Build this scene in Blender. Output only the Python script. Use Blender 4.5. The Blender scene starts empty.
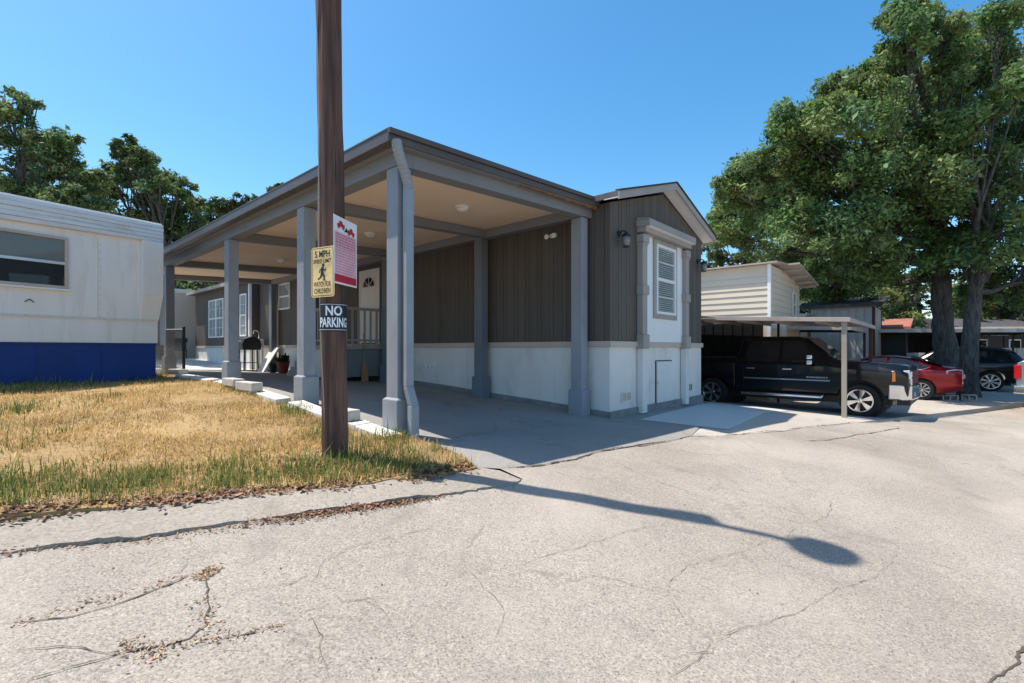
import bpy, math, random
import numpy as np
from mathutils import Vector, Matrix
from mathutils.geometry import delaunay_2d_cdt
random.seed(7); rng = np.random.default_rng(11)
S = bpy.context.scene; COL = S.collection
R = math.radians
F = 482.0; HZ = 349.0; CZ = 1.22            # focal length in px, horizon row, eye height over the house corner
C0 = np.array([1.72, 8.46]); RZ = math.atan2(.744, .668)
Bx = np.array([math.cos(RZ), math.sin(RZ)]); Ax = np.array([-math.sin(RZ), math.cos(RZ)])
def H(u, v): return C0 + u*Bx + v*Ax

# ------------------------------------------------------------------ terrain
CP = [(0,0,-.28),(-2.8,2.7,.10),(2.2,2.2,-.40),(0,3,-.12),(-1.75,4.8,.12),(-1.33,5.63,.19),(-3.1,7.25,.35),(-5.5,9.39,.54),(-9,12.5,.60),
 (-8.7,8.2,.52),(-7.5,10.2,.54),(1.72,8.46,0),(4.58,11.64,-.08),(-.7,10.3,.17),(-3.2,12.67,.33),(-7,15.5,.38),(-10.7,19.6,.44),(-1.3,14,.3),
 (7.85,11.3,-.40),(8.66,12,-.45),(6.1,14.6,-.40),(13.5,15.9,-.45),(13.4,12.9,-.52),(17,18,-.47),(25,25,-.5),(-14,22,.7),(-20,10,.7),(-10,2,.4),
 (10,4,-.72),(20,8,-.8),(3,5,-.28),(-60,0,.8),(-60,60,1),(0,80,.3),(80,80,-.6),(80,0,-1),(60,-40,-1),(-60,-40,.5),(0,-40,-.6),(0,-8,-.5)]
CP = np.array(CP, float)
def _k(r2): return .5*r2*np.log(r2+1e-12)
_d2 = ((CP[:,None,:2]-CP[None,:,:2])**2).sum(-1)
_n = len(CP); _P = np.c_[np.ones(_n), CP[:,:2]]
_M = np.zeros((_n+3,_n+3)); _M[:_n,:_n] = _k(_d2)+np.eye(_n)*2.0; _M[:_n,_n:] = _P; _M[_n:,:_n] = _P.T
_w = np.linalg.solve(_M, np.r_[CP[:,2],0,0,0])
def terr(x, y):
    x = np.atleast_1d(np.asarray(x,float)); y = np.atleast_1d(np.asarray(y,float))
    xc = np.clip(x,-80,90); yc = np.clip(y,-45,90)
    d2 = (xc[:,None]-CP[None,:,0])**2+(yc[:,None]-CP[None,:,1])**2
    return _k(d2)@_w[:_n]+_w[_n]+_w[_n+1]*xc+_w[_n+2]*yc
def tz(x, y): return float(terr(x,y)[0])
def gp(px, py):                              # the ground point seen at a pixel of the photograph
    X = (px-512)/F; k = (py-HZ)/F; lo, hi = .5, 60.
    for _ in range(40):
        m = (lo+hi)/2
        if CZ-k*m > tz(X*m, m): lo = m
        else: hi = m
    return np.array([X*lo, lo])

# ------------------------------------------------------------------ materials
def new_mat(name):
    m = bpy.data.materials.new(name); m.use_nodes = True
    nt = m.node_tree; b = nt.nodes['Principled BSDF']
    return m, nt, b
def N(nt, t, **kw):
    n = nt.nodes.new(t)
    for k, v in kw.items():
        if k in n.inputs: n.inputs[k].default_value = v
        else: setattr(n, k, v)
    return n
def L(nt, a, b): nt.links.new(a, b)
def rgb(c): return (c[0],c[1],c[2],1)
def ramp(nt, fac, stops):
    r = nt.nodes.new('ShaderNodeValToRGB'); e = r.color_ramp.elements
    while len(e) < len(stops): e.new(.5)
    for i,(p,c) in enumerate(stops):
        e[i].position = p; e[i].color = rgb(c) if len(c) == 3 else c
    L(nt, fac, r.inputs[0]); return r.outputs[0]
def mixc(nt, fac, a, b, mode='MIX'):
    m = nt.nodes.new('ShaderNodeMix'); m.data_type = 'RGBA'; m.blend_type = mode
    for s, v in ((m.inputs[0],fac),(m.inputs[6],a),(m.inputs[7],b)):
        if hasattr(v,'links') or isinstance(v, bpy.types.NodeSocket): L(nt, v, s)
        else: s.default_value = v if isinstance(v,(int,float)) else rgb(v)
    return m.outputs[2]
def coord(nt, kind='Object', scale=(1,1,1)):
    t = N(nt,'ShaderNodeTexCoord'); mp = N(nt,'ShaderNodeMapping'); mp.inputs['Scale'].default_value = scale
    L(nt, t.outputs[kind], mp.inputs[0]); return mp.outputs[0]
def noise(nt, vec, scale, detail=4, rough=.55, dist=0):
    n = N(nt,'ShaderNodeTexNoise', Scale=scale, Detail=detail, Roughness=rough, Distortion=dist); L(nt, vec, n.inputs['Vector']); return n.outputs['Fac']
def bump(nt, b, h, strength=.3, dist=.01):
    n = N(nt,'ShaderNodeBump', Strength=strength, Distance=dist); L(nt, h, n.inputs['Height']); L(nt, n.outputs[0], b.inputs['Normal'])
def paint(name, c, rough=.55, var=.12, scale=2.0, stretch=(1,1,1), grime=None, bmp=.12, metal=0, spec=.4, g0=.52):
    """painted or plain surface with soft blotches, streaks of wear and fine tooth"""
    m, nt, b = new_mat(name)
    v = coord(nt,'Object',stretch)
    n1 = noise(nt, v, scale, 5, .6); n2 = noise(nt, v, scale*9, 3, .6)
    lo = [x*(1-var) for x in c]; hi = [min(1,x*(1+var)) for x in c]
    col = ramp(nt, n1, [(.3,lo),(.7,hi)])
    if grime:
        g = noise(nt, v, scale*1.7, 8, .7, .4)
        fac = ramp(nt, g, [(g0,(0,0,0)),(g0+.23,(.75,.75,.75))])
        col = mixc(nt, fac, col, grime)
    L(nt, col, b.inputs['Base Color'])
    rr = N(nt,'ShaderNodeMapRange'); rr.inputs['To Min'].default_value = max(0,rough-.1); rr.inputs['To Max'].default_value = min(1,rough+.12)
    L(nt, n2, rr.inputs[0]); L(nt, rr.outputs[0], b.inputs['Roughness'])
    b.inputs['Metallic'].default_value = metal; b.inputs['Specular IOR Level'].default_value = spec
    if bmp: bump(nt, b, n2, bmp, .006)
    return m
M = {}
M['siding'] = paint('siding_paint',(.098,.084,.071),.65,.16,1.6,(3,3,.2),None,.15)
M['skirt'] = paint('skirt_paint',(.70,.675,.64),.6,.06,1.2,(1,1,.5),(.47,.46,.44),.15)
M['band'] = paint('band_paint',(.50,.42,.35),.6,.08,2)
M['taupe'] = paint('taupe_paint',(.335,.31,.285),.6,.08,2,(1,1,.4))
M['white'] = paint('white_paint',(.78,.78,.77),.5,.04,2)
M['bluegray'] = paint('post_paint',(.265,.287,.315),.55,.10,2.0,(1,1,.35),(.17,.18,.20),.15)
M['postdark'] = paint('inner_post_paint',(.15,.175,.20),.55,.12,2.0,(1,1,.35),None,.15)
M['beam'] = paint('beam_paint',(.195,.20,.21),.6,.08,1.5)
M['gutter'] = paint('gutter_brown',(.085,.068,.058),.4,.12,1.5,(1,1,1),(.12,.10,.085),.1)
M['ceiling'] = paint('ceiling_tan',(.80,.61,.44),.75,.06,.9)
M['rotwood'] = paint('bare_wood',(.22,.09,.032),.85,.5,7,(1,.3,1))
M['concrete'] = None
M['alu'] = paint('aluminium',(.55,.56,.57),.35,.1,3,(1,1,1),None,.05,.8)
M['galv'] = paint('galvanised',(.38,.39,.40),.45,.15,4,(1,1,1),None,.05,.8)
M['downspout'] = paint('downspout_paint',(.27,.30,.33),.4,.08,3)
M['black'] = paint('black_paint',(.015,.015,.016),.4,.1,3)
M['darkmetal'] = paint('dark_metal',(.03,.028,.027),.5,.2,3)
M['redmetal'] = paint('oxide_red_post',(.10,.03,.025),.55,.2,3)
M['beige'] = paint('beige_siding',(.60,.53,.42),.6,.05,1.2)
M['beigewall'] = paint('beige_stucco',(.62,.54,.47),.8,.05,1.5)
M['canopy'] = paint('canopy_metal',(.42,.36,.32),.5,.12,2,(1,1,1),(.28,.20,.16))
M['tanpost'] = paint('tan_post',(.36,.31,.26),.5,.12,3,(1,1,.3))
M['trailer'] = paint('trailer_white',(.83,.79,.74),.5,.04,1.6,(1.6,1.6,.22),(.62,.55,.47),.08,0,.4,.52)
M['trailerband'] = paint('trailer_aluminium_white',(.70,.70,.70),.5,.08,1.5,(.5,1,2),(.42,.39,.35),.1)
M['blue'] = paint('skirt_blue',(.006,.042,.21),.6,.15,1.5,(1,1,.5),None,.1)
M['roof'] = paint('roof_shingle',(.13,.12,.115),.9,.25,12)
M['roofdark'] = paint('dark_shingle',(.07,.07,.075),.9,.45,5)
M['corr'] = paint('pale_corrugated',(.50,.49,.48),.5,.1,2,(1,1,.3),(.38,.35,.32))
M['red'] = paint('red_paint',(.45,.015,.02),.5,.05,3)
M['tile'] = paint('orange_roof',(.34,.13,.085),.7,.15,3)
M['creamtrim'] = paint('cream_trim',(.70,.66,.58),.6,.05,2)
M['stone'] = paint('block_concrete',(.50,.47,.43),.9,.18,6,(1,1,1),(.36,.33,.28),.4)
M['footing'] = paint('footing_concrete',(.22,.215,.21),.9,.2,4,(1,1,1),(.14,.13,.12),.4)
M['kerbwhite'] = paint('kerb_white',(.66,.65,.62),.8,.12,5,(1,1,1),(.42,.38,.32),.4)
M['terracotta'] = paint('pot_red',(.25,.03,.03),.6,.1,3)
M['wood'] = paint('broom_wood',(.35,.17,.08),.6,.15,6)
M['teal'] = paint('teal_plastic',(.025,.11,.13),.5,.1,3)
M['tyre'] = paint('tyre_rubber',(.018,.018,.018),.85,.2,8)
M['chrome'] = paint('chrome',(.75,.76,.78),.12,.03,3,(1,1,1),None,0,1)
M['rim'] = paint('alloy',(.55,.56,.58),.25,.05,3,(1,1,1),None,0,.9)
M['plastic'] = paint('black_plastic',(.02,.02,.021),.5,.15,4)
M['bluewhite'] = paint('pale_blue_white',(.55,.62,.68),.5,.05,2)
def car_paint(name, c, metal=.3, rough=.25):
    m, nt, b = new_mat(name); v = coord(nt)
    col = ramp(nt, noise(nt, v, 1.5, 5), [(.3,[x*.92 for x in c]),(.7,[min(1,x*1.06) for x in c])])
    d = ramp(nt, noise(nt, v, 4, 7, .7), [(.55,(0,0,0)),(.85,(.02,.02,.02))])
    L(nt, mixc(nt, d, col, (.25,.22,.18)), b.inputs['Base Color'])
    b.inputs['Metallic'].default_value = metal; b.inputs['Roughness'].default_value = rough
    b.inputs['Coat Weight'].default_value = .6; b.inputs['Specular IOR Level'].default_value = .25; b.inputs['Coat Roughness'].default_value = .05
    return m
M['carblack'] = car_paint('black_car_paint',(.003,.004,.006),.0,.25)
M['carred'] = car_paint('red_car_paint',(.30,.008,.014),.4,.3)
M['carsilver'] = car_paint('silver_car_paint',(.34,.37,.40),.6,.3)
def simple(name, c, rough=.1, spec=.5, **kw):
    m, nt, b = new_mat(name)
    v = coord(nt); L(nt, ramp(nt, noise(nt,v,2.5,3), [(.3,[x*.85 for x in c]),(.7,[min(1,x*1.15) for x in c])]), b.inputs['Base Color'])
    b.inputs['Roughness'].default_value = rough; b.inputs['Specular IOR Level'].default_value = spec
    for k, x in kw.items(): b.inputs[k].default_value = x
    return m
M['glass'] = simple('dark_glass',(.012,.014,.016),.04,.7)
M['winglass'] = None
M['lens_red'] = simple('tail_light_red',(.45,.008,.01),.15,.5)
M['lens_amber'] = simple('amber_lens',(.55,.16,.02),.2,.5)
M['lens_clear'] = simple('clear_lens',(.6,.62,.64),.1,.7)
M['lens_smoke'] = simple('lantern_glass',(.16,.17,.175),.08,.7)
M['opal'] = simple('opal_lamp_glass',(.8,.79,.76),.35,.5)
M['signyellow'] = simple('sign_yellow',(.86,.62,.27),.45,.4)
M['signwhite'] = simple('sign_white',(.80,.78,.78),.45,.4)
M['signpink'] = simple('sign_pink',(.74,.44,.49),.5,.4)
M['signred'] = simple('sign_red',(.48,.02,.05),.45,.4)
M['signprint'] = simple('sign_print',(.50,.10,.17),.5,.4)
M['signblack'] = simple('sign_black',(.012,.016,.022),.4,.4)
M['letterwhite'] = simple('letter_white',(.75,.78,.80),.5,.4)
M['blind'] = paint('window_blind',(.66,.66,.64),.6,.05,3)
M['shade'] = paint('roller_shade',(.26,.26,.24),.7,.05,2)
M['curtain'] = paint('curtain',(.5,.52,.55),.8,.1,3)
def _glass():
    m, nt, b = new_mat('window_glass')
    out = nt.nodes['Material Output']; g = N(nt,'ShaderNodeBsdfGlossy'); g.inputs['Roughness'].default_value = .02
    t = N(nt,'ShaderNodeBsdfTransparent'); t.inputs[0].default_value = (.90,.92,.92,1)
    fr = N(nt,'ShaderNodeLayerWeight'); pw = N(nt,'ShaderNodeMath', operation='POWER'); pw.inputs[1].default_value = 4; L(nt, fr.outputs['Facing'], pw.inputs[0])
    ad = N(nt,'ShaderNodeMath', operation='MULTIPLY_ADD'); ad.inputs[1].default_value = .5; ad.inputs[2].default_value = .04; L(nt, pw.outputs[0], ad.inputs[0])
    mx = N(nt,'ShaderNodeMixShader'); L(nt, ad.outputs[0], mx.inputs[0]); L(nt, t.outputs[0], mx.inputs[1]); L(nt, g.outputs[0], mx.inputs[2]); L(nt, mx.outputs[0], out.inputs[0])
    return m
M['winglass'] = _glass()
M['dullglass'] = _glass(); M['dullglass'].name='dusty_glass'
for n_ in M['dullglass'].node_tree.nodes:
    if n_.type=='MATH' and n_.operation=='MULTIPLY_ADD': n_.inputs[1].default_value=.12; n_.inputs[2].default_value=.015
def _pole():
    m, nt, b = new_mat('creosote_pole')
    v = coord(nt,'Object',(14,14,.7)); v2 = coord(nt,'Object',(60,60,1.6))
    a = noise(nt, v, 1.0, 8, .65, .3); c = noise(nt, v2, 1.0, 4, .6)
    col = ramp(nt, a, [(.30,(.026,.013,.010)),(.5,(.10,.050,.036)),(.72,(.21,.112,.078))])
    crack = ramp(nt, c, [(.33,(1,1,1)),(.40,(0,0,0))])
    L(nt, mixc(nt, crack, col, (.012,.008,.007)), b.inputs['Base Color']); b.inputs['Roughness'].default_value = .8
    bump(nt, b, mixc(nt,.5,c,a), 1.0, .02); return m
M['pole'] = _pole()
def _bark():
    m, nt, b = new_mat('oak_bark'); v = coord(nt,'Object',(5,5,1.2))
    a = noise(nt, v, 2.2, 8, .7, .6)
    L(nt, ramp(nt, a, [(.35,(.03,.026,.023)),(.65,(.15,.135,.12))]), b.inputs['Base Color']); b.inputs['Roughness'].default_value = .95
    bump(nt, b, a, 1.0, .06); return m
M['bark'] = _bark()
def leafmat(name, trans=.3):
    m, nt, b = new_mat(name); out = nt.nodes['Material Output']
    at = N(nt,'ShaderNodeVertexColor', layer_name='Col')
    L(nt, at.outputs[0], b.inputs['Base Color']); b.inputs['Roughness'].default_value = .55; b.inputs['Specular IOR Level'].default_value = .25
    t = N(nt,'ShaderNodeBsdfTranslucent'); hs = N(nt,'ShaderNodeHueSaturation'); hs.inputs['Value'].default_value = 1.3; hs.inputs['Hue'].default_value = .495
    L(nt, at.outputs[0], hs.inputs['Color']); L(nt, hs.outputs[0], t.inputs[0])
    mx = N(nt,'ShaderNodeMixShader'); mx.inputs[0].default_value = trans
    L(nt, b.outputs[0], mx.inputs[1]); L(nt, t.outputs[0], mx.inputs[2]); L(nt, mx.outputs[0], out.inputs[0]); return m
M['leaf'] = leafmat('leaf',.34); M['grass'] = leafmat('grass_blade',.25)
M['litter'] = leafmat('dry_leaf',.1)
def ground_mat(name, c1, c2, stain, agg=90, aggamt=.5, crack=0, rough=.9, patch=.5, warm=None, b_str=.35):
    """concrete or worn asphalt: patches, aggregate grains, hairline cracks, stains"""
    m, nt, b = new_mat(name); v = coord(nt)
    base = ramp(nt, noise(nt, v, patch, 6, .6, .3), [(.32,c1),(.68,c2)])
    vo = N(nt,'ShaderNodeTexVoronoi', Scale=agg); L(nt, v, vo.inputs['Vector'])
    sep = N(nt,'ShaderNodeSeparateColor'); L(nt, vo.outputs['Color'], sep.inputs[0])
    gr = ramp(nt, sep.outputs[0], [(0,(.42,.40,.38)),(.16,(.80,.79,.78)),(.7,(1.04,1.03,1.0)),(1,(1.35,1.33,1.3))])
    base = mixc(nt, aggamt, base, mixc(nt, 1.0, base, gr, 'MULTIPLY'))
    fine = noise(nt, v, 55, 6, .8)
    base = mixc(nt, .7, base, mixc(nt, 1.0, base, ramp(nt, fine, [(.32,(.45,.43,.41)),(.46,(.98,.98,.98)),(.70,(1.28,1.27,1.25))]), 'MULTIPLY'))
    st = ramp(nt, noise(nt, v, 1.1, 7, .72, .8), [(.55,(0,0,0)),(.78,(.8,.8,.8))])
    base = mixc(nt, st, base, stain)
    if warm:
        w = ramp(nt, noise(nt, v, .33, 4, .6, .2), [(.5,(0,0,0)),(.72,(.7,.7,.7))]); base = mixc(nt, w, base, warm)
    h = fine
    if crack:
        nv = N(nt,'ShaderNodeTexNoise', Scale=2.2, Detail=6, Roughness=.65); L(nt, v, nv.inputs['Vector'])
        mx = N(nt,'ShaderNodeVectorMath', operation='MULTIPLY_ADD'); mx.inputs[1].default_value = (.5,.5,.5); L(nt, nv.outputs['Color'], mx.inputs[0]); L(nt, v, mx.inputs[2])
        vc = N(nt,'ShaderNodeTexVoronoi', Scale=crack, feature='DISTANCE_TO_EDGE'); L(nt, mx.outputs[0], vc.inputs['Vector'])
        ln = ramp(nt, vc.outputs['Distance'], [(.0,(.7,.7,.7)),(.004,(.5,.5,.5)),(.009,(0,0,0))])
        msk = ramp(nt, noise(nt, v, .55, 3), [(.46,(0,0,0)),(.6,(.75,.75,.75))])
        ln = mixc(nt, 1.0, ln, msk, 'MULTIPLY')
        base = mixc(nt, ln, base, (.15,.13,.11))
    L(nt, base, b.inputs['Base Color']); b.inputs['Roughness'].default_value = rough; b.inputs['Specular IOR Level'].default_value = .25
    bump(nt, b, mixc(nt, .5, fine, sep.outputs[0]), b_str, .006); return m
M['road'] = ground_mat('worn_asphalt',(.285,.250,.215),(.392,.35,.302),(.19,.172,.152),130,.8,.55,.92,.45,(.46,.40,.34),.6)
M['strip'] = ground_mat('gutter_concrete',(.275,.24,.20),(.345,.305,.26),(.19,.16,.13),60,.45,.9,.92,.8,None,.5)
M['driveway'] = ground_mat('driveway_concrete',(.235,.225,.21),(.34,.325,.30),(.13,.125,.12),110,.3,.28,.8,.35,None,.25)
M['slab'] = ground_mat('newer_slab_concrete',(.46,.46,.45),(.54,.53,.51),(.38,.37,.36),110,.2,0,.8,.6,None,.2)
M['pad'] = ground_mat('parking_pad_concrete',(.38,.34,.30),(.46,.42,.37),(.22,.20,.18),80,.4,.35,.9,.4,(.43,.36,.29),.3)
M['patio'] = ground_mat('pale_patio_concrete',(.52,.50,.47),(.60,.58,.54),(.45,.42,.38),90,.2,0,.85,.5)
M['soil'] = ground_mat('straw_soil',(.26,.175,.085),(.40,.28,.135),(.15,.10,.055),40,.4,0,.95,.9,None,.6)
M['dirt'] = ground_mat('dirt_ground',(.28,.23,.18),(.36,.30,.23),(.20,.16,.12),40,.4,0,.95,.3,None,.5)
M['crack'] = simple('crack_dirt',(.11,.09,.072),.95,.1)
M['cracktan'] = simple('crack_tan',(.22,.165,.115),.95,.1)

# ------------------------------------------------------------------ mesh building
class MB:
    def __init__(s, off=(0,0,0)): s.v=[]; s.f=[]; s.o=Vector(off)
    def add(s, vs, fs):
        n=len(s.v); s.v += [tuple(Vector(p)-s.o) for p in vs]; s.f += [tuple(i+n for i in f) for f in fs]
    def box(s, x0,x1,y0,y1,z0,z1):
        s.add([(x0,y0,z0),(x1,y0,z0),(x1,y1,z0),(x0,y1,z0),(x0,y0,z1),(x1,y0,z1),(x1,y1,z1),(x0,y1,z1)],
              [(0,3,2,1),(4,5,6,7),(0,1,5,4),(1,2,6,5),(2,3,7,6),(3,0,4,7)])
    def hexa(s, p):                         # 8 corners: bottom 4 then top 4
        s.add(p, [(0,3,2,1),(4,5,6,7),(0,1,5,4),(1,2,6,5),(2,3,7,6),(3,0,4,7)])
    def prism(s, poly, d):                  # polygon (3-D points) swept by vector d
        n=len(poly); d=Vector(d); p=[Vector(q) for q in poly]; q=[a+d for a in p]
        s.add(p+q, [tuple(range(n))[::-1], tuple(range(n,2*n))]+[(i,(i+1)%n,n+(i+1)%n,n+i) for i in range(n)])
    def tube(s, pts, rad, n=10, cap=True, sx=1):
        pts=[Vector(p) for p in pts]
        if not hasattr(rad,'__len__'): rad=[rad]*len(pts)
        vs=[]; fs=[]; up=None
        for i,p in enumerate(pts):
            t=(pts[min(i+1,len(pts)-1)]-pts[max(i-1,0)])
            if t.length<1e-9: t=Vector((0,0,1))
            t.normalize()
            if up is None: up = Vector((1,0,0)) if abs(t.x)<.9 else Vector((0,1,0))
            a=(up-t*up.dot(t)).normalized(); b=t.cross(a); up=a
            for k in range(n):
                w=2*math.pi*k/n; vs.append(p+(a*math.cos(w)*sx+b*math.sin(w))*rad[i])
        for i in range(len(pts)-1):
            for k in range(n):
                fs.append((i*n+k,i*n+(k+1)%n,(i+1)*n+(k+1)%n,(i+1)*n+k))
        if cap: fs += [tuple(range(n))[::-1], tuple((len(pts)-1)*n+k for k in range(n))]
        s.add(vs,fs)
    def lathe(s, prof, c=(0,0,0), axis='z', n=20):   # prof: (radius, height)
        vs=[];fs=[]
        for r,h in prof:
            for k in range(n):
                w=2*math.pi*k/n; a,b=r*math.cos(w),r*math.sin(w)
                q={'z':(a,b,h),'y':(a,h,b),'x':(h,a,b)}[axis]; vs.append(Vector(c)+Vector(q))
        for i in range(len(prof)-1):
            for k in range(n): fs.append((i*n+k,i*n+(k+1)%n,(i+1)*n+(k+1)%n,(i+1)*n+k))
        fs += [tuple(range(n)), tuple((len(prof)-1)*n+k for k in range(n))]
        s.add(vs,fs)
    def build(s, name, mat, parent=None, smooth=False, bevel=0, loc=None):
        me=bpy.data.meshes.new(name); me.from_pydata(s.v,[],s.f)
        o=bpy.data.objects.new(name,me); COL.objects.link(o); me.materials.append(mat)
        import bmesh
        b=bmesh.new(); b.from_mesh(me); bmesh.ops.recalc_face_normals(b,faces=b.faces); b.to_mesh(me); b.free()
        if smooth: me.polygons.foreach_set('use_smooth',[True]*len(me.polygons))
        if smooth == 'auto':
            me.set_sharp_from_angle(angle=R(40))
        if bevel:
            md=o.modifiers.new('b','BEVEL'); md.width=bevel; md.segments=2; md.limit_method='ANGLE'
        if parent: o.parent=parent
        if loc is not None: o.location=loc
        return o
def thing(name, label, cat, loc, rz=0, group=None):
    o=bpy.data.objects.new(name,None); COL.objects.link(o); o.empty_display_size=.2
    o.location=loc; o.rotation_euler=(0,0,rz); o['label']=label; o['category']=cat
    if group: o['group']=group
    return o
def tag(o, label, cat, group=None, kind=None):
    o['label']=label; o['category']=cat
    if group: o['group']=group
    if kind: o['kind']=kind
    return o
def raw(name, verts, faces4, mat, col=None, parent=None, smooth=False, nper=4):
    """fast mesh from numpy arrays; faces all with nper corners"""
    me=bpy.data.meshes.new(name); nv=len(verts); nf=len(faces4)
    me.vertices.add(nv); me.vertices.foreach_set('co',np.asarray(verts,np.float32).ravel())
    me.loops.add(nf*nper); me.loops.foreach_set('vertex_index',np.asarray(faces4,np.int32).ravel())
    me.polygons.add(nf); me.polygons.foreach_set('loop_start',np.arange(0,nf*nper,nper,dtype=np.int32))
    me.polygons.foreach_set('loop_total',np.full(nf,nper,np.int32))
    if col is not None:
        a=me.color_attributes.new('Col','FLOAT_COLOR','POINT'); a.data.foreach_set('color',np.c_[col,np.ones(nv)].astype(np.float32).ravel())
    me.update(calc_edges=True); me.validate(); me.materials.append(mat)
    if smooth: me.polygons.foreach_set('use_smooth',[True]*nf)
    o=bpy.data.objects.new(name,me); COL.objects.link(o)
    if parent: o.parent=parent
    return o
def text_mesh(body, size, width=None, bold=0):
    cu=bpy.data.curves.new('lettering','FONT'); cu.body=body; cu.size=size; cu.align_x='CENTER'; cu.align_y='CENTER'; cu.offset=bold; cu.resolution_u=3
    o=bpy.data.objects.new('lettering',cu); COL.objects.link(o)
    dg=bpy.context.evaluated_depsgraph_get(); me=bpy.data.meshes.new_from_object(o.evaluated_get(dg))
    vs=[v.co.copy() for v in me.vertices]; fs=[tuple(p.vertices) for p in me.polygons]
    bpy.data.objects.remove(o); bpy.data.curves.remove(cu); bpy.data.meshes.remove(me)
    xs=[v.x for v in vs]; w=max(xs)-min(xs); mid=(max(xs)+min(xs))/2; k=(width/w) if width else 1
    for v in vs: v.x=(v.x-mid)*k
    return vs, fs

# ------------------------------------------------------------------ draped sheets
def smoothline(pts, step=.25, jit=0):
    out=[]
    for a,b in zip(pts[:-1],pts[1:]):
        a=np.array(a);b=np.array(b);n=max(1,int(np.linalg.norm(b-a)/step))
        for i in range(n):
            p=a+(b-a)*i/n
            if jit and out: p=p+rng.normal(0,jit,2)
            out.append(p)
    out.append(np.array(pts[-1])); return out
def inside(P, poly):
    x,y=P[:,0],P[:,1]; r=np.zeros(len(P),bool); n=len(poly)
    for i in range(n):
        x1,y1=poly[i];x2,y2=poly[(i+1)%n]
        c=((y1>y)!=(y2>y))&(x<(x2-x1)*(y-y1)/(y2-y1+1e-12)+x1); r^=c
    return r
def sheet(name, poly, h, mat, step=.4, skirt=0, far=None, hfun=None, kind='structure', parent=None):
    poly=[np.array(p,float) for p in poly]; pa=np.array(poly)
    x0,y0=pa.min(0);x1,y1=pa.max(0)
    gx,gy=np.meshgrid(np.arange(x0+step/2,x1,step),np.arange(y0+step/2,y1,step)); G=np.c_[gx.ravel(),gy.ravel()]
    if far:
        near=(np.abs(G[:,0])<far)&(G[:,1]>-3)&(G[:,1]<far+4); G=G[near]
        fx,fy=np.meshgrid(np.arange(x0+2,x1,4),np.arange(y0+2,y1,4)); Q=np.c_[fx.ravel(),fy.ravel()]
        Q=Q[~((np.abs(Q[:,0])<far)&(Q[:,1]>-3)&(Q[:,1]<far+4))]; G=np.r_[G,Q]
    G=G[inside(G,poly)]
    nb=len(poly); vs=[Vector(p) for p in poly]+[Vector(p) for p in G]
    r=delaunay_2d_cdt(vs,[],[list(range(nb))],1,1e-4)
    V=np.array([[p.x,p.y] for p in r[0]]); z=terr(V[:,0],V[:,1])+h
    if hfun is not None: z=z+hfun(V[:,0],V[:,1])
    m=MB(); m.v=[(a[0],a[1],c) for a,c in zip(V,z)]; m.f=[tuple(f) for f in r[2]]
    if skirt:
        cnt={}
        for f in m.f:
            for a,b in zip(f,f[1:]+f[:1]): cnt[frozenset((a,b))]=cnt.get(frozenset((a,b)),0)+1
        base=len(m.v); idx={}
        for e,c in cnt.items():
            if c==1:
                for a in e:
                    if a not in idx: idx[a]=len(m.v); p=m.v[a]; m.v.append((p[0],p[1],p[2]-skirt))
                a,b=tuple(e); m.f.append((a,b,idx[b],idx[a]))
    o=m.build(name,mat,parent)
    if kind: o['kind']=kind
    return o

# base ground to the horizon
gx=np.r_[-400,-200,-120,-80,np.arange(-60,61,1.5),80,120,200,400]; gy=np.r_[-200,-100,-60,np.arange(-45,70,1.5),80,120,200,400]
X,Y=np.meshgrid(gx,gy); zz=terr(X.ravel(),Y.ravel())-.05; nx=len(gx)
idx=np.arange(len(gx)*len(gy)).reshape(len(gy),nx)
q=np.stack([idx[:-1,:-1],idx[:-1,1:],idx[1:,1:],idx[1:,:-1]],-1).reshape(-1,4)
g=raw('ground',np.c_[X.ravel(),Y.ravel(),zz],q,M['dirt']); g['kind']='structure'

Rd=np.array([.889,.457])                      # direction of the road
lawn_edge=[gp(-260,560),gp(-120,541),gp(0,525),gp(75,516),gp(150,508),gp(225,501),gp(300,495),gp(350,489),gp(400,483),gp(440,478),gp(477,470)]
kerb_line=[gp(-260,640),gp(-120,592),gp(0,555),gp(62,547),gp(125,540),gp(235,525),gp(300,515),gp(350,508),gp(412,499),gp(475,492),gp(512,486.5)]
strip_end=gp(521,482)
drive_line=[gp(477,470),gp(500,469),gp(542,465.5),gp(590,455),gp(637,445),gp(690,437.5),gp(740,434.5),gp(782,431),gp(820,427),gp(857,422.5)]
d_end=drive_line[-1]; far_road=d_end+Rd*70
l0=kerb_line[0]
road_poly=[l0-Rd*45]+smoothline(kerb_line,.08,.008)+[strip_end]+smoothline([gp(530,470)]+drive_line[2:],.15,.006)+[far_road, far_road+np.array([.457,-.889])*16, np.array([30,-10.]), np.array([0,-14.]), l0-Rd*45+np.array([.457,-.889])*14]
# keep the kerb edge and road edge in step: the road runs a little under the strip
def rough(x,y): return .006*np.sin(x*3.1+y*1.7)+.005*np.sin(x*7.3-y*5.1)+.004*np.sin(y*9.7+x*2.2)
road=sheet('road',[l0-Rd*45]+[p+np.array([-.02,.05]) for p in kerb_line]+[strip_end+np.array([.02,.05])]+drive_line[1:]+[far_road, far_road+np.array([.457,-.889])*16, np.array([30,-10.]), np.array([0,-14.]), l0-Rd*45+np.array([.457,-.889])*14],0,M['road'],.2,0,14,rough)
strip=sheet('kerb_strip',[lawn_edge[0]-Rd*20]+[p+np.array([0,.06]) for p in lawn_edge]+[gp(500,472),strip_end]+smoothline(kerb_line,.045,.009)[::-1]+[kerb_line[0]-Rd*20],.020,M['strip'],.25,.12,None,lambda x,y:.006*np.sin(9*x+4*y)+.004*np.sin(23*x))
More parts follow.
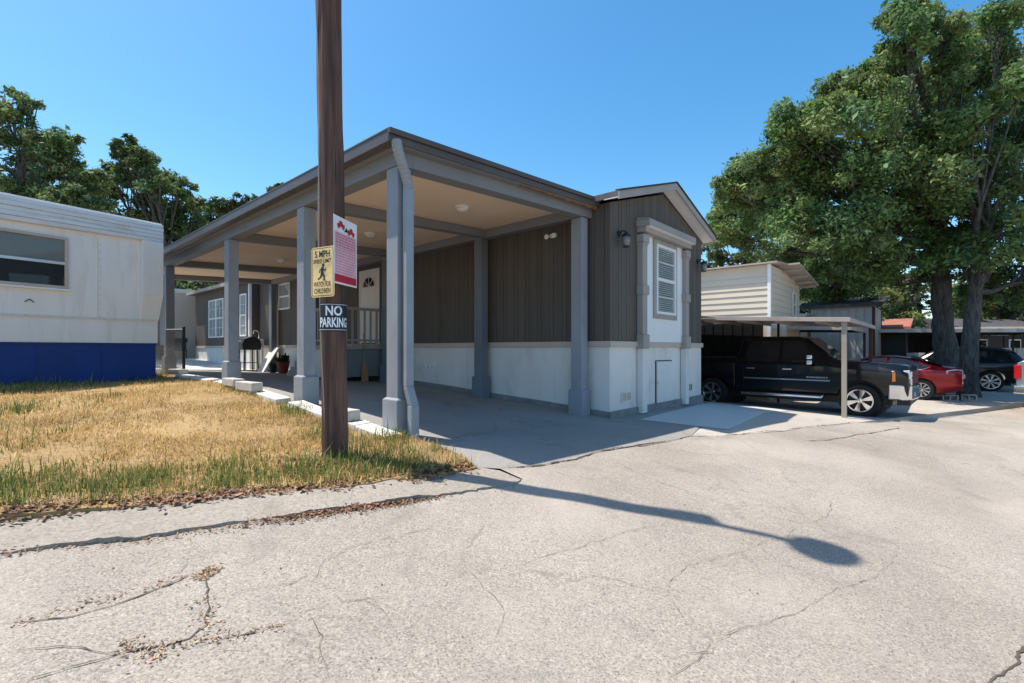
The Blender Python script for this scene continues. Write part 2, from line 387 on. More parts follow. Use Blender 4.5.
# lawn
lawn_poly=smoothline(lawn_edge,.07,.016)+[gp(468,464),gp(452,456),gp(432,449),gp(414,444)]+[H(-4.27,.35),H(-4.27,3),H(-4.27,8.2),H(-4.3,10.2)]+[np.array([-9.0,11.6]),np.array([-12.,13.]),np.array([-16.,8.]),np.array([-14.,0.]),lawn_edge[0]-Rd*12]
lawn_h=lambda x,y:.02*np.sin(1.9*x+.7*y)+.015*np.sin(3.7*y-1.1*x)
lawn=sheet('lawn_ground',lawn_poly,.032,M['soil'],.25,.15,None,lawn_h)
# concrete
drv=sheet('driveway',[H(-4.2,14.2),H(-4.2,.3),gp(414,444),gp(440,451),gp(460,458),gp(477,467.5)]+smoothline(drive_line[1:6],.15,.005)+[H(5.0,-.3),H(5.0,14.2)],.004,M['driveway'],.3,0)
pad=sheet('parking_pad',drive_line[5:]+[far_road,far_road+np.array([-.457,.889])*30,H(10,30),H(5.0,14.2),H(5.0,-.3)],.0,M['pad'],.5,0,20)
slab=sheet('concrete_slab',[gp(640,420),gp(700,404.5),gp(716,401),gp(790,411),gp(764,413.5),gp(728,430),gp(700,427)],.010,M['slab'],.3,0)
pat=sheet('patio',[H(-12,14.2),H(-12,26),H(0,26),H(0,14.2)],.004,M['patio'],.6,0)

# cracks in the road: ribbons of dirt lying in the joints
def ribbon(name, lines, mat, parent, h=.006):
    m=MB()
    for pts,w in lines:
        P=smoothline([gp(*p) for p in pts],.035); P=np.array(P); n=len(P)
        if n<3: continue
        a=np.cumsum(rng.normal(0,.006,(n,2)),0); a-=np.linspace(0,1,n)[:,None]*a[-1]; P=P+a
        t=np.gradient(P,axis=0); t/=np.linalg.norm(t,axis=1)[:,None]+1e-9; nn=np.c_[-t[:,1],t[:,0]]
        ww=w*(.75 if w>.0125 else .55)*(.35+.9*np.abs(np.convolve(rng.normal(0,1,n),np.ones(3)/3,'same')))*np.minimum(1,np.minimum(np.arange(n),np.arange(n)[::-1])/6+.1)
        A=P+nn*ww[:,None]*rng.uniform(.3,.7,(n,1)); Bq=P-nn*ww[:,None]*.5
        za=terr(A[:,0],A[:,1])+rough(A[:,0],A[:,1])+h; zb=terr(Bq[:,0],Bq[:,1])+rough(Bq[:,0],Bq[:,1])+h
        base=len(m.v); m.v+= [(x,y,z) for (x,y),z in zip(A,za)]+[(x,y,z) for (x,y),z in zip(Bq,zb)]
        m.f+=[(base+i,base+i+1,base+n+i+1,base+n+i) for i in range(n-1)]
    return m.build(name,mat,parent)
crk=[([(-20,627),(0,625),(75,615),(100,608),(135,597),(165,585),(200,570)],.016),
 ([(20,683),(60,673),(100,664),(140,652),(190,642),(207,627),(210,600),(205,575)],.015),
 ([(196,645),(240,635),(285,625)],.02),([(285,625),(305,612),(330,606)],.010),
 ([(667,595),(672,586),(690,566),(742,550),(782,537),(802,525)],.004),
 ([(667,595),(684,624),(712,642),(752,627),(792,612),(832,585),(872,577),(885,562),(897,555)],.0045),
 ([(617,462),(647,477),(690,493),(737,507),(812,527),(860,542),(907,555),(960,571),(1017,587),(1050,596)],.006),
 ([(1060,600),(1024,642),(982,683),(960,705)],.022),
 ([(807,442),(840,438),(862,434),(899,428)],.034),
 ([(712,642),(690,660),(660,683)],.008),([(512,567),(540,555),(587,547),(630,533),(677,525)],.006),
 ([(305,612),(320,640),(318,660),(325,683)],.006),([(330,606),(360,600),(380,612),(400,640)],.006),
 ([(315,570),(290,585),(260,590),(207,600)],.007),([(310,588),(330,560),(380,540),(440,525)],.006),
 ([(0,655),(60,648),(120,655)],.008),([(420,560),(470,575),(500,610),(490,650)],.005),([(540,590),(600,575),(667,595)],.006)]
rg=np.random.default_rng(77)                # finer branches leaving the main cracks
for pts,w_ in list(crk[:6]):
    for k in range(3):
        a=np.array(pts[int(rg.integers(0,len(pts)))],float); ang=rg.uniform(0,6.28); br_=[tuple(a)]
        for j in range(5): ang+=rg.normal(0,.5); a=a+np.array([math.cos(ang)*16,math.sin(ang)*7]); br_.append((float(a[0]),float(min(a[1],700))))
        crk.append((br_,.006))
ribbon('road_crack',crk,M['crack'],road)
edge=[([(500,469),(542,465.5),(590,455),(637,445),(690,437.5),(740,434.5),(782,431),(820,427),(857,422.5)],.032)]
ribbon('road_edge_joint',edge,M['crack'],road,.010)
joint=[([(415,300+145),(520,430),(600,424)],.012),([(520,430),(560,447),(590,455)],.010),([(445,420),(520,430)],.008)]
ribbon('driveway_joint',joint,M['crack'],drv,.012)

# ------------------------------------------------------------------ house helpers (house frame: x across the front, y along the side)
def fr(name, label, cat, u, v, z, group=None, rz=RZ):
    p=H(u,v); return thing(name,label,cat,(p[0],p[1],z),rz,group)
ZB,ZT,WA,PK=1.26,1.36,3.80,4.44
def wz(u): return WA+(PK-WA)*(1-abs(u-2.14)/2.14)
house=fr('mobile_home','charcoal mobile home with pale skirting, its gabled front facing the road','mobile home',0,0,0)
LEN=15.62
m=MB(); m.box(.02,4.26,.02,LEN,ZT-.02,WA); m.prism([(.02,.02,WA),(4.26,.02,WA),(2.14,.02,PK)],(0,LEN-.04,0)); wall=m.build('wall',M['siding'],house)
m=MB()                                       # vertical boards, front then carport side and far side
pat_w=[.10,.205,.10,.205]
def boards(a,b):
    x=a;i=0;out=[]
    while x<b-.03:
        w=pat_w[i%4]*1.0; e=min(b,x+w); out.append((x,e-.009)); x=e;i+=1
    return out
for a,b in boards(0,4.28):
    m.hexa([(a,0,ZT),(b,0,ZT),(b,.019,ZT),(a,.019,ZT),(a,0,wz(a)),(b,0,wz(b)),(b,.019,wz(b)),(a,.019,wz(a))])
for a,b in boards(.02,LEN): m.box(0,.019,a,b,ZT,WA)
for a,b in boards(.02,LEN): m.box(4.261,4.28,a,b,ZT,WA)
m.build('siding_boards',M['siding'],house)
m=MB(); m.box(.01,4.27,.01,LEN,-.5,ZB); m.build('skirting',M['skirt'],house)
# skirting panel seams and the concrete footing below
for v in np.arange(1.22,LEN,2.44): m=MB(); m.box(-.004,.012,v,v+.05,.1,ZB-.002); m.build('skirting_batten',M['skirt'],house)
m=MB()
def fz(v):
    p=H(0,v); return tz(p[0],p[1])
vv=np.linspace(0,LEN,24)
for a,b in zip(vv[:-1],vv[1:]): m.hexa([(-.03,a,-.5),(.015,a,-.5),(.015,b,-.5),(-.03,b,-.5),(-.03,a,fz(a)+.09),(.015,a,fz(a)+.11),(.015,b,fz(b)+.11),(-.03,b,fz(b)+.09)])
m.box(-.03,4.30,-.035,.012,-.5,.115)
m.build('footing',M['footing'],house)
m=MB(); m.box(-.03,4.31,-.03,.0,ZB,ZT); m.box(-.03,.0,.0,LEN,ZB,ZT); m.box(4.28,4.31,0,LEN,ZB,ZT); m.build('belly_band',M['band'],house,bevel=.006)
# roof
m=MB(); e0,e1=-.20,4.40; ez,pz=3.80,4.52; fo=-.27
for s in (0,1):
    ea=e0 if s==0 else e1
    m.hexa([(ea,fo,ez),(2.12,fo,pz),(2.12,LEN+.2,pz),(ea,LEN+.2,ez),(ea,fo,ez+.10),(2.12,fo,pz+.10),(2.12,LEN+.2,pz+.10),(ea,LEN+.2,ez+.10)])
roof=m.build('roof',M['roof'],house)
m=MB()
for ea in (e0,e1):
    m.hexa([(ea,fo-.03,ez-.05),(2.12,fo-.03,pz-.05),(2.12,fo-.003,pz-.05),(ea,fo-.003,ez-.05),(ea,fo-.03,ez+.085),(2.12,fo-.03,pz+.085),(2.12,fo-.003,pz+.085),(ea,fo-.003,ez+.085)])
m.build('rake_board',M['taupe'],roof)
m=MB()
for ea in (e0,e1):
    m.hexa([(ea,fo-.05,ez+.087),(2.12,fo-.05,pz+.087),(2.12,fo+.05,pz+.105),(ea,fo+.05,ez+.105),(ea,fo-.05,ez+.118),(2.12,fo-.05,pz+.118),(2.12,fo+.05,pz+.125),(ea,fo+.05,ez+.125)])
m.build('drip_edge',M['darkmetal'],roof)
m=MB()
for ea,wa in ((e0,0),(e1,4.28)):
    m.hexa([(ea,fo,ez-.015),(2.12,fo,pz-.015),(2.12,.0,pz-.015),(ea,.0,ez-.015),(ea,fo,ez-.002),(2.12,fo,pz-.002),(2.12,.0,pz-.002),(ea,.0,ez-.002)])
m.build('soffit',M['white'],roof)
m=MB(); m.box(e1-.0,e1+.09,fo,LEN+.1,ez-.03,ez+.09); m.build('gutter',M['taupe'],roof,bevel=.01)
# bay surround on the gable front
m=MB(); m.box(1.19,3.04,-.035,.0,ZT+.001,3.44); m.build('white_panel',M['white'],house)
for u0,u1 in ((1.0,1.19),(3.04,3.22)):
    m=MB(); m.box(u0,u1,-.12,.0,ZT+.03,3.25); p=m.build('pilaster',M['taupe'],house,bevel=.006)
    m=MB(); m.box(u0-.03,u1+.03,-.15,.0,3.25,3.40); m.box(u0-.015,u1+.015,-.135,.0,3.20,3.25); m.build('capital',M['taupe'],p,bevel=.008)
    m=MB(); m.box(u0-.03,u1+.03,-.15,.0,2.26,2.44); m.build('collar',M['taupe'],p,bevel=.012)
    m=MB(); m.box(u0-.03,u1+.03,-.155,.0,ZB-.03,ZT+.14); m.build('plinth',M['taupe'],p,bevel=.012)
    m=MB(); m.box(u0,u1,-.12,.0,.0,ZB-.03); m.build('skirting_pier',M['skirt'],p,bevel=.006)
m=MB()
m.box(.96,3.22,-.28,.0,3.54,3.67); m.box(.99,3.19,-.19,.0,3.44,3.54); m.hexa([(.96,-.28,3.67),(3.22,-.28,3.67),(3.22,0,3.67),(.96,0,3.67),(1.0,-.24,3.69),(3.18,-.24,3.69),(3.18,0,3.74),(1.0,0,3.74)])
hood=m.build('window_hood',M['taupe'],house,bevel=.008)
m=MB(); m.box(.99,3.19,-.27,-.19,3.527,3.538); m.build('hood_soffit',M['white'],hood)
def window(parent,u0,u1,z0,z1,rail=True,frame='white',casing=None,axis='front',pl=0.0,blind='blind',mull=0,grid=False):
    """sash window; axis front: plane y=pl facing -y; side: plane x=pl facing -x"""
    def bx(m,a0,a1,d0,d1,b0,b1):
        if axis=='front': m.box(a0,a1,pl-d1,pl-d0,b0,b1)
        else: m.box(pl-d1,pl-d0,a0,a1,b0,b1)
    root=None
    m=MB(); w=.055
    bx(m,u0,u1,.0,.05,z0,z0+w);bx(m,u0,u1,.0,.05,z1-w,z1);bx(m,u0,u0+w,.0,.05,z0+w,z1-w);bx(m,u1-w,u1,.0,.05,z0+w,z1-w)
    if rail: zm=(z0+z1)/2; bx(m,u0+w,u1-w,.0,.045,zm-.03,zm+.03)
    for k in range(mull):
        um=u0+(u1-u0)*(k+1)/(mull+1); bx(m,um-.035,um+.035,.0,.048,z0+w,z1-w)
    if grid:
        cols=2*(mull+1) if grid!='h' else 1
        for k in range(1,cols):
            um=u0+(u1-u0)*k/cols
            if not (mull and k==cols//2): bx(m,um-.009,um+.009,.022,.034,z0+w,z1-w)
        for zq in ((z0+(z1-z0)*.25),(z0+(z1-z0)*.75)): bx(m,u0+w,u1-w,.023,.033,zq-.009,zq+.009)
    root=m.build('window',M[frame],parent,bevel=.004)
    m=MB(); bx(m,u0+w-.01,u1-w+.01,.016,.020,z0+w-.01,z1-w+.01); m.build('pane',M['winglass'],root)
    m=MB()
    if blind=='blind':
        z=z0+w+.01
        while z<z1-w:
            if axis=='front': m.hexa([(u0+w,pl-.012,z),(u1-w,pl-.012,z),(u1-w,pl-.004,z+.029),(u0+w,pl-.004,z+.029),(u0+w,pl-.013,z+.003),(u1-w,pl-.013,z+.003),(u1-w,pl-.005,z+.032),(u0+w,pl-.005,z+.032)])
            else: m.hexa([(pl-.012,u0+w,z),(pl-.012,u1-w,z),(pl-.004,u1-w,z+.029),(pl-.004,u0+w,z+.029),(pl-.013,u0+w,z+.003),(pl-.013,u1-w,z+.003),(pl-.005,u1-w,z+.032),(pl-.005,u0+w,z+.032)])
            z+=.042
        m.build('blind',M['blind'],root)
    elif blind: bx(m,u0+w-.005,u1-w+.005,.004,.010,z0+w,z1-w); m.build('curtain',M[blind],root)
    m=MB(); bx(m,u0+w-.012,u1-w+.012,-.001,.002,z0+w-.012,z1-w+.012); m.build('room_dark',M['black'],root)
    if casing:
        m=MB(); c=.095; bx(m,u0-c,u1+c,.0,.03,z0-c,z0-.001);bx(m,u0-c,u1+c,.0,.03,z1+.001,z1+c);bx(m,u0-c,u0-.001,.0,.03,z0-.001,z1+.001);bx(m,u1+.001,u1+c,.0,.03,z0-.001,z1+.001)
        m.build('casing',M[casing],root,bevel=.005)
    return root
window(house,1.69,2.61,1.93,3.34,True,'white','taupe','front',-.036,'blind',0,'h')
# lamps
for u,z in ((.30,3.25),(4.02,3.25)):
    m=MB(); m.lathe([(.0,-.0),(.055,-.0),(.055,-.02),(.03,-.035),(.0,-.036)],(u,-.001,z+.05),'y',14)
    m.tube([(u,-.03,z+.05),(u,-.08,z+.09),(u,-.14,z+.07),(u,-.15,z+.03)],.012,8); w=m.build('wall_lamp',M['black'],house,'auto')
    m=MB(); m.lathe([(.02,.05),(.085,-.01),(.08,-.02),(.0,-.02)],(u,-.15,z),'z',16); m.build('lamp_cap',M['black'],w,'auto'); m=MB(); m.lathe([(.0,-.215),(.055,-.215),(.06,-.20),(.0,-.20)],(u,-.15,z),'z',16); m.build('lamp_foot',M['black'],w,'auto')
    m=MB(); m.lathe([(.062,-.02),(.072,-.08),(.066,-.15),(.05,-.20)],(u,-.15,z),'z',16); m.build('lamp_glass',M['lens_smoke'],w,True)
# hatch, vents
m=MB(); u0,u1,z0,z1=1.81,2.54,.12,.97; m.box(u0+.012,u1-.012,-.026,.009,z0,z1-.012); h=m.build('access_hatch',M['skirt'],house,bevel=.004)
m=MB(); m.box(u0-.012,u1+.012,-.0,.009,z1,z1+.018);m.box(u1,u1+.02,-.008,.009,z0,z1);m.box(u0-.02,u0,-.006,.009,z0,z1);m.build('hatch_gap',M['darkmetal'],h)
m=MB(); m.box(u0-.02,u0+.05,-.036,-.026,.50,.56); m.build('latch',M['alu'],h)
for a,b in ((.39,.75),(3.46,3.68)):
    m=MB(); z0,z1=.25,.43; m.box(a,b,-.02,.008,z0,z0+.02);m.box(a,b,-.02,.008,z1-.02,z1);m.box(a,a+.02,-.02,.008,z0+.02,z1-.02);m.box(b-.02,b,-.02,.008,z0+.02,z1-.02);m.box((a+b)/2-.012,(a+b)/2+.012,-.018,.008,z0+.02,z1-.02); q=m.build('vent',M['skirt'],house,bevel=.003)
    m=MB(); m.box(a+.02,(a+b)/2-.012,-.004,.007,z0+.02,z1-.02); m.box((a+b)/2+.012,b-.02,-.003,.007,z0+.02,z1-.02); m.build('vent_screen',M['band'] if a<1 else M['darkmetal'],q)
# carport side: outlets, flood lamp, door, small window
for v in (4.78,4.93,5.08):
    m=MB(); m.box(-.035,.012,v,v+.10,.77,.90); m.build('outlet_box',M['white'],house,bevel=.008)
m=MB(); m.box(-.03,.0,1.15,1.30,3.36,3.44); fl=m.build('flood_light',M['white'],house,bevel=.008)
for v in (1.14,1.31):
    m=MB(); m.tube([(-.03,v,3.40),(-.09,v,3.38)],.02,8); m.lathe([(.02,-.06),(.05,-.13),(.045,-.135),(0,-.13)],(0,v,3.37),'x',12); m.build('lamp_head',M['white'],fl,'auto')
m=MB(); m.box(-.025,.0,7.2,7.27,ZT,3.46);m.box(-.025,.0,8.17,8.24,ZT,3.46);m.box(-.025,.0,7.27,8.17,3.38,3.46); df=m.build('door_frame',M['white'],house,bevel=.004)
m=MB(); m.box(-.018,.0,7.275,8.165,ZT+.03,3.375)
for v0,v1 in ((7.36,7.66),(7.76,8.08)):
    for z0,z1 in ((1.50,2.05),(2.15,2.80)): m.box(-.024,-.018,v0,v1,z0,z1)
dr=m.build('door',M['white'],df,bevel=.004)
m=MB(); n=14
pts=[(-.022,7.72+.30*math.cos(math.pi*k/n),2.98+.27*math.sin(math.pi*k/n)) for k in range(n+1)]; m.prism(pts,(-.006,0,0)); fl2=m.build('fan_light',M['glass'],df)
m=MB()
for k in range(1,4): a=math.pi*k/4; m.tube([(-.032,7.72,2.98),(-.032,7.72+.29*math.cos(a),2.98+.26*math.sin(a))],.012,6)
m.tube([(-.032,7.72+.30*math.cos(math.pi*k/n),2.98+.27*math.sin(math.pi*k/n)) for k in range(n+1)],.014,6); m.build('fan_light_bar',M['white'],df)
m=MB(); m.lathe([(0,-.07),(.03,-.06),(.03,-.03),(.012,-.03),(.012,0)],(-.02,7.36,2.30),'x',10); m.build('door_handle',M['galv'],df,True)
window(house,12.80,13.74,2.64,3.58,True,'white',None,'side',-.002,'curtain')
for v in (12.1,13.0,14.3,15.0): m=MB(); m.box(-.02,.012,v,v+.10,.72,.86); m.build('skirt_vent',M['galv'],house)

# ------------------------------------------------------------------ front carport
oz=tz(*H(-2.2,7)); cp=fr('carport','grey-blue carport with square posts and tan ceiling along the charcoal home','carport',-2.2,7,oz)
OFF=(-2.2,7,oz)
def zb(u): return 3.37+.050*(u+4.14)          # underside of the beams
EV0,EV1=.25,14.1; EU=-4.25
def cm(): return MB(OFF)
m=cm(); a,b=EU,-.0
m.hexa([(a,EV0,zb(a)+.195),(b,EV0,zb(b)+.195),(b,EV1,zb(b)+.195),(a,EV1,zb(a)+.195),(a,EV0,zb(a)+.29),(b,EV0,zb(b)+.29),(b,EV1,zb(b)+.29),(a,EV1,zb(a)+.29)])
crf=m.build('roof',M['gutter'],cp)
m=cm(); m.hexa([(-3.93,.60,zb(-3.93)+.17),(-.28,.60,zb(-.28)+.17),(-.28,13.9,zb(-.28)+.17),(-3.93,13.9,zb(-3.93)+.17),(-3.93,.60,zb(-3.93)+.19),(-.28,.60,zb(-.28)+.19),(-.28,13.9,zb(-.28)+.19),(-3.93,13.9,zb(-3.93)+.19)]); cl=m.build('ceiling',M['ceiling'],cp)
m=cm()                                        # soffits outside the beams
def slab_(m,u0,u1,v0,v1,d0,d1): m.hexa([(u0,v0,zb(u0)+d0),(u1,v0,zb(u1)+d0),(u1,v1,zb(u1)+d0),(u0,v1,zb(u0)+d0),(u0,v0,zb(u0)+d1),(u1,v0,zb(u1)+d1),(u1,v1,zb(u1)+d1),(u0,v1,zb(u0)+d1)])
slab_(m,EU,-4.16,EV0,EV1,.165,.193); slab_(m,-4.16,-.02,EV0,.37,.165,.193); m.build('soffit',M['beam'],cp)
m=cm(); slab_(m,-4.16,-3.94,.37,14.0,.0,.203); m.build('beam',M['beam'],cp,bevel=.006)
m=cm(); slab_(m,-3.94,-.0,.37,.59,.002,.203); m.build('front_beam',M['beam'],cp,bevel=.006)
m=cm(); slab_(m,-.28,-.03,.59,14.0,.0,.203); m.build('house_beam',M['beam'],cp,bevel=.006)
for v in (2.80,6.05,10.60,13.80):
    m=cm(); slab_(m,-3.94,-.28,v,v+.20,.01,.168); m.build('cross_beam',M['beam'],cp,bevel=.006)
# gutter on the outer eave, metal fascia on the front
m=cm(); g0=EU-.11
for (x0,x1,z0,z1) in ((g0,EU-.004,.175,.205),(g0-.012,g0,.175,.32),(EU-.004,EU+.01,.205,.31)): m.hexa([(x0,EV0-.02,zb(EU)+z0),(x1,EV0-.02,zb(EU)+z0),(x1,EV1,zb(EU)+z0),(x0,EV1,zb(EU)+z0),(x0,EV0-.02,zb(EU)+z1),(x1,EV0-.02,zb(EU)+z1),(x1,EV1,zb(EU)+z1),(x0,EV1,zb(EU)+z1)])
m.hexa([(g0-.02,EV0-.02,zb(EU)+.30),(g0+.004,EV0-.02,zb(EU)+.30),(g0+.004,EV1,zb(EU)+.30),(g0-.02,EV1,zb(EU)+.30),(g0-.02,EV0-.02,zb(EU)+.322),(g0+.004,EV0-.02,zb(EU)+.322),(g0+.004,EV1,zb(EU)+.322),(g0-.02,EV1,zb(EU)+.322)])
m.build('gutter',M['gutter'],cp,bevel=.004)
def front_strip(m,u0,u1,y0,y1,d0,d1): slab_(m,u0,u1,y0,y1,d0,d1)
m=cm(); front_strip(m,g0-.02,.02,EV0-.03,EV0-.002,.175,.26); front_strip(m,g0-.02,.02,EV0-.06,EV0-.002,.262,.325); m.build('front_fascia',M['gutter'],cp,bevel=.006)
m=cm(); front_strip(m,-2.1,-.0,EV0-.0,EV0+.03,.14,.2); m.hexa([(-2.1,EV0+.005,zb(-2.1)+.155),(-.02,EV0+.005,zb(0)+.125),(-.02,EV0+.03,zb(0)+.125),(-2.1,EV0+.03,zb(-2.1)+.155),(-2.1,EV0+.005,zb(-2.1)+.164),(-.02,EV0+.005,zb(0)+.164),(-.02,EV0+.03,zb(0)+.164),(-2.1,EV0+.03,zb(-2.1)+.164)])
m.v=m.v[8:]; m.f=[tuple(i-8 for i in f) for f in m.f[6:]]; m.build('rotten_board',M['rotwood'],cp)
def post(u0,v0,top,mat):
    p=H(u0+.1,v0+.12); gz=tz(*p)
    m=cm(); m.box(u0,u0+.19,v0,v0+.23,gz+.42,top); o=m.build('post',mat,cp,bevel=.008)
    m=cm(); m.box(u0-.035,u0+.225,v0-.035,v0+.265,gz-.15,gz+.44); m.hexa([(u0-.035,v0-.035,gz+.44),(u0+.225,v0-.035,gz+.44),(u0+.225,v0+.265,gz+.44),(u0-.035,v0+.265,gz+.44),(u0-.002,v0-.002,gz+.465),(u0+.192,v0-.002,gz+.465),(u0+.192,v0+.232,gz+.465),(u0-.002,v0+.232,gz+.465)]); m.build('post_base',mat,o,bevel=.006)
for v in (.386,2.80,6.03,10.62,13.75): post(-4.145,v,zb(-4.14)-.002,M['bluegray'])
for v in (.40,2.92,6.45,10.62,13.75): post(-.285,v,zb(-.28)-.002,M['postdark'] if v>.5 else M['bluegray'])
for v in (1.75,4.6,9.0,12.9):
    m=cm(); z=zb(-1.9)+.168; m.lathe([(.0,z),(.12,z),(.125,z-.02),(.10,z-.035)],(-1.9,v,0),'z',20); q=m.build('ceiling_light',M['white'],cp,'auto')
    m=cm(); m.lathe([(.098,z-.036),(.09,z-.06),(.06,z-.08),(.0,z-.088)],(-1.9,v,0),'z',20); m.build('lamp_glass',M['opal'],q,True)
# downspout: corrugated elbow under the gutter corner, then down the first post
m=cm(); pth=[]
A0=Vector((-4.285,.205,zb(EU)+.20)); B0=Vector((-4.05,.31,3.10))
for k in range(25):
    t=k/24; s=t*t*(3-2*t); p=A0.lerp(B0,s); p.z=A0.z+(B0.z-A0.z)*t; pth.append(p)
rr=[.056*(1+.10*(k%2)) for k in range(25)]
m.tube(pth,rr,12); m.build('downspout_elbow',M['downspout'],cp)
gz=tz(*H(-4.05,.3)); m=cm()
def duct(m,pts,w,d):
    for a,b in zip(pts[:-1],pts[1:]): m.hexa([(a[0]-w,a[1]-d,a[2]),(a[0]+w,a[1]-d,a[2]),(a[0]+w,a[1]+d,a[2]),(a[0]-w,a[1]+d,a[2]),(b[0]-w,b[1]-d,b[2]),(b[0]+w,b[1]-d,b[2]),(b[0]+w,b[1]+d,b[2]),(b[0]-w,b[1]+d,b[2])])
duct(m,[(-4.05,.31,gz+.62),(-4.05,.31,3.13)],.052,.04); duct(m,[(-4.03,.24,gz+.40),(-4.05,.31,gz+.62)],.053,.041); duct(m,[(-4.03,.24,gz+.02),(-4.03,.24,gz+.40)],.055,.043); m.build('downspout',M['downspout'],cp,bevel=.008)

# kerb and blocks along the outer posts
m=MB(); vv=[.32,.75,1.4,2.1,2.74]; 
def kerb_run(a,b,n):
    vs=np.linspace(a,b,n)
    for p,q in zip(vs[:-1],vs[1:]):
        zp=tz(*H(-4.3,p))+rng.normal(0,.006);zq=tz(*H(-4.3,q))+rng.normal(0,.006)
        m.hexa([(-4.42,p,zp-.2),(-4.19,p,zp-.2),(-4.19,q-.01,zq-.2),(-4.42,q-.01,zq-.2),(-4.42,p,zp+.09),(-4.19,p,zp+.10),(-4.19,q-.01,zq+.10),(-4.42,q-.01,zq+.09)])
kerb_run(.25,2.72,5); kerb_run(3.12,5.95,6); kerb_run(6.35,8.6,4)
k=m.build('kerb_edging',M['kerbwhite'],None,bevel=.012); p=H(0,0); k.location=(p[0],p[1],0); k.rotation_euler=(0,0,RZ); tag(k,'low whitewashed kerb between the lawn and the carport slab','kerb')
def block(u,v,ln,w,hh,rz,label,mat='stone'):
    p=H(u,v); m=MB(); m.box(-ln/2,ln/2,-w/2,w/2,0,hh); o=m.build('concrete_block',M[mat],None,bevel=.012); o.location=(p[0],p[1],tz(*p)+.085); o.rotation_euler=(0,0,RZ+math.pi/2+rz); tag(o,label,'block','concrete blocks along the lawn kerb'); return o
block(-4.33,1.35,.62,.17,.13,.03,'pale concrete block on the kerb just past the first carport post')
block(-4.40,4.25,.66,.18,.14,.04,'pale concrete block on the kerb, the one nearer the utility pole of a pair')
block(-4.40,4.98,.62,.18,.13,-.03,'pale concrete block on the kerb, the farther of a pair between two posts')
block(-4.33,8.75,.5,.2,.12,.2,'grey concrete block beside the chain link fence post')

# porch behind the first post
pz_=tz(*H(-.9,7.0)); po=fr('porch','dark entry porch with vertical rail balusters at the side door','porch',-.9,7.2,pz_); o3=(-.9,7.2,pz_)
m=MB(o3); m.box(-1.45,-.04,6.85,8.45,1.22,1.32); m.build('deck',M['taupe'],po)
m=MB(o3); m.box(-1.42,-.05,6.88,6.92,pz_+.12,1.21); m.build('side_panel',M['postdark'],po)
m=MB(o3); m.box(-1.45,-1.41,6.94,8.40,pz_+.10,1.21); m.build('front_panel',M['skirt'],po)
m=MB(o3); m.box(-1.46,-.05,6.85,6.93,2.22,2.29); m.box(-1.46,-.05,6.87,6.91,1.42,1.47); m.box(-1.46,-1.40,6.93,8.45,2.22,2.29); m.box(-1.46,-1.41,6.93,8.45,1.42,1.47); m.build('rail',M['taupe'],po)
for k in range(8):
    u=-1.38+k*.175; m=MB(o3); m.box(u,u+.045,6.865,6.905,1.33,2.22); m.build('baluster',M['taupe'],po)
for k in range(9):
    v=7.0+k*.17; m=MB(o3); m.box(-1.45,-1.41,v,v+.04,1.33,2.22); m.build('baluster',M['taupe'],po)
for i in range(5):
    z1=1.22-i*.17
    if z1>pz_+.1: m=MB(o3); m.box(-1.42,-.15,8.46+i*.27,8.73+i*.27,pz_-.1,z1); m.build('step',M['taupe'],po)
# broom by the porch
p=H(-.75,6.72); br=thing('broom','wooden handled broom leaning on the porch side panel','broom',(p[0],p[1],tz(*p)+.01),RZ)
m=MB(); m.tube([(0,0,.25),(.03,.12,1.25)],.014,8); m.build('handle',M['wood'],br)
m=MB(); m.hexa([(-.09,-.03,0),(.09,-.03,0),(.09,.03,0),(-.09,.03,0),(-.05,-.01,.45),(.05,-.01,.45),(.05,.05,.45),(-.05,.05,.45)]); m.build('bristles',M['wood'],br)

# ------------------------------------------------------------------ clutter at the far end of the carport
p=H(-.55,14.95); gz=tz(*p); tb=thing('utility_sink','white freestanding utility sink by the far house corner','sink',(p[0],p[1],gz),RZ)
m=MB()
for x,y in ((-.3,-.28),(.3,-.28),(-.3,.28),(.3,.28)): m=MB(); m.box(x-.03,x+.03,y-.03,y+.03,0,.86); m.build('leg',M['creamtrim'],tb)
m=MB(); m.box(-.34,.34,-.32,.32,.86,.90); m.box(-.34,.34,-.32,-.28,.9,1.15);m.box(-.34,.34,.28,.32,.9,1.15);m.box(-.34,-.30,-.28,.28,.9,1.15);m.box(.30,.34,-.28,.28,.9,1.15); m.build('basin',M['creamtrim'],tb,bevel=.01)
m=MB(); m.tube([(.28,0,1.1),(.28,0,1.42),(.2,0,1.5),(.1,0,1.48),(.08,0,1.38)],.016,8); m.build('tap',M['chrome'],tb,True)
p=H(-.85,14.35); gz=tz(*p); gr=thing('grill','black covered barbecue grill with white handle under the far carport','grill',(p[0],p[1],gz+.01),RZ)
m=MB()
for x,y in ((-.24,-.26),(.24,-.26),(-.24,.26),(.24,.26)): m.tube([(x,y,0),(x*.9,y*.9,.8)],.022,8)
m.box(-.22,.22,-.25,.25,.28,.30); m.build('stand',M['plastic'],gr)
m=MB(); m.prism([(-.3,-.36,.75),(.3,-.36,.75),(.33,-.36,.95),(.25,-.36,1.15),(.0,-.36,1.24),(-.25,-.36,1.15),(-.33,-.36,.95)],(0,.72,0)); m.build('hood',M['plastic'],gr,bevel=.02)
m=MB(); m.tube([(-.34,-.25,1.05),(-.40,-.25,1.06),(-.40,.25,1.06),(-.34,.25,1.05)],.02,8); m.build('handle',M['white'],gr)
p=H(-.45,13.72); pa=thing('scrap_board','white board leaning against the skirting beside the grill','board',(p[0],p[1],tz(*p)+.006),RZ)
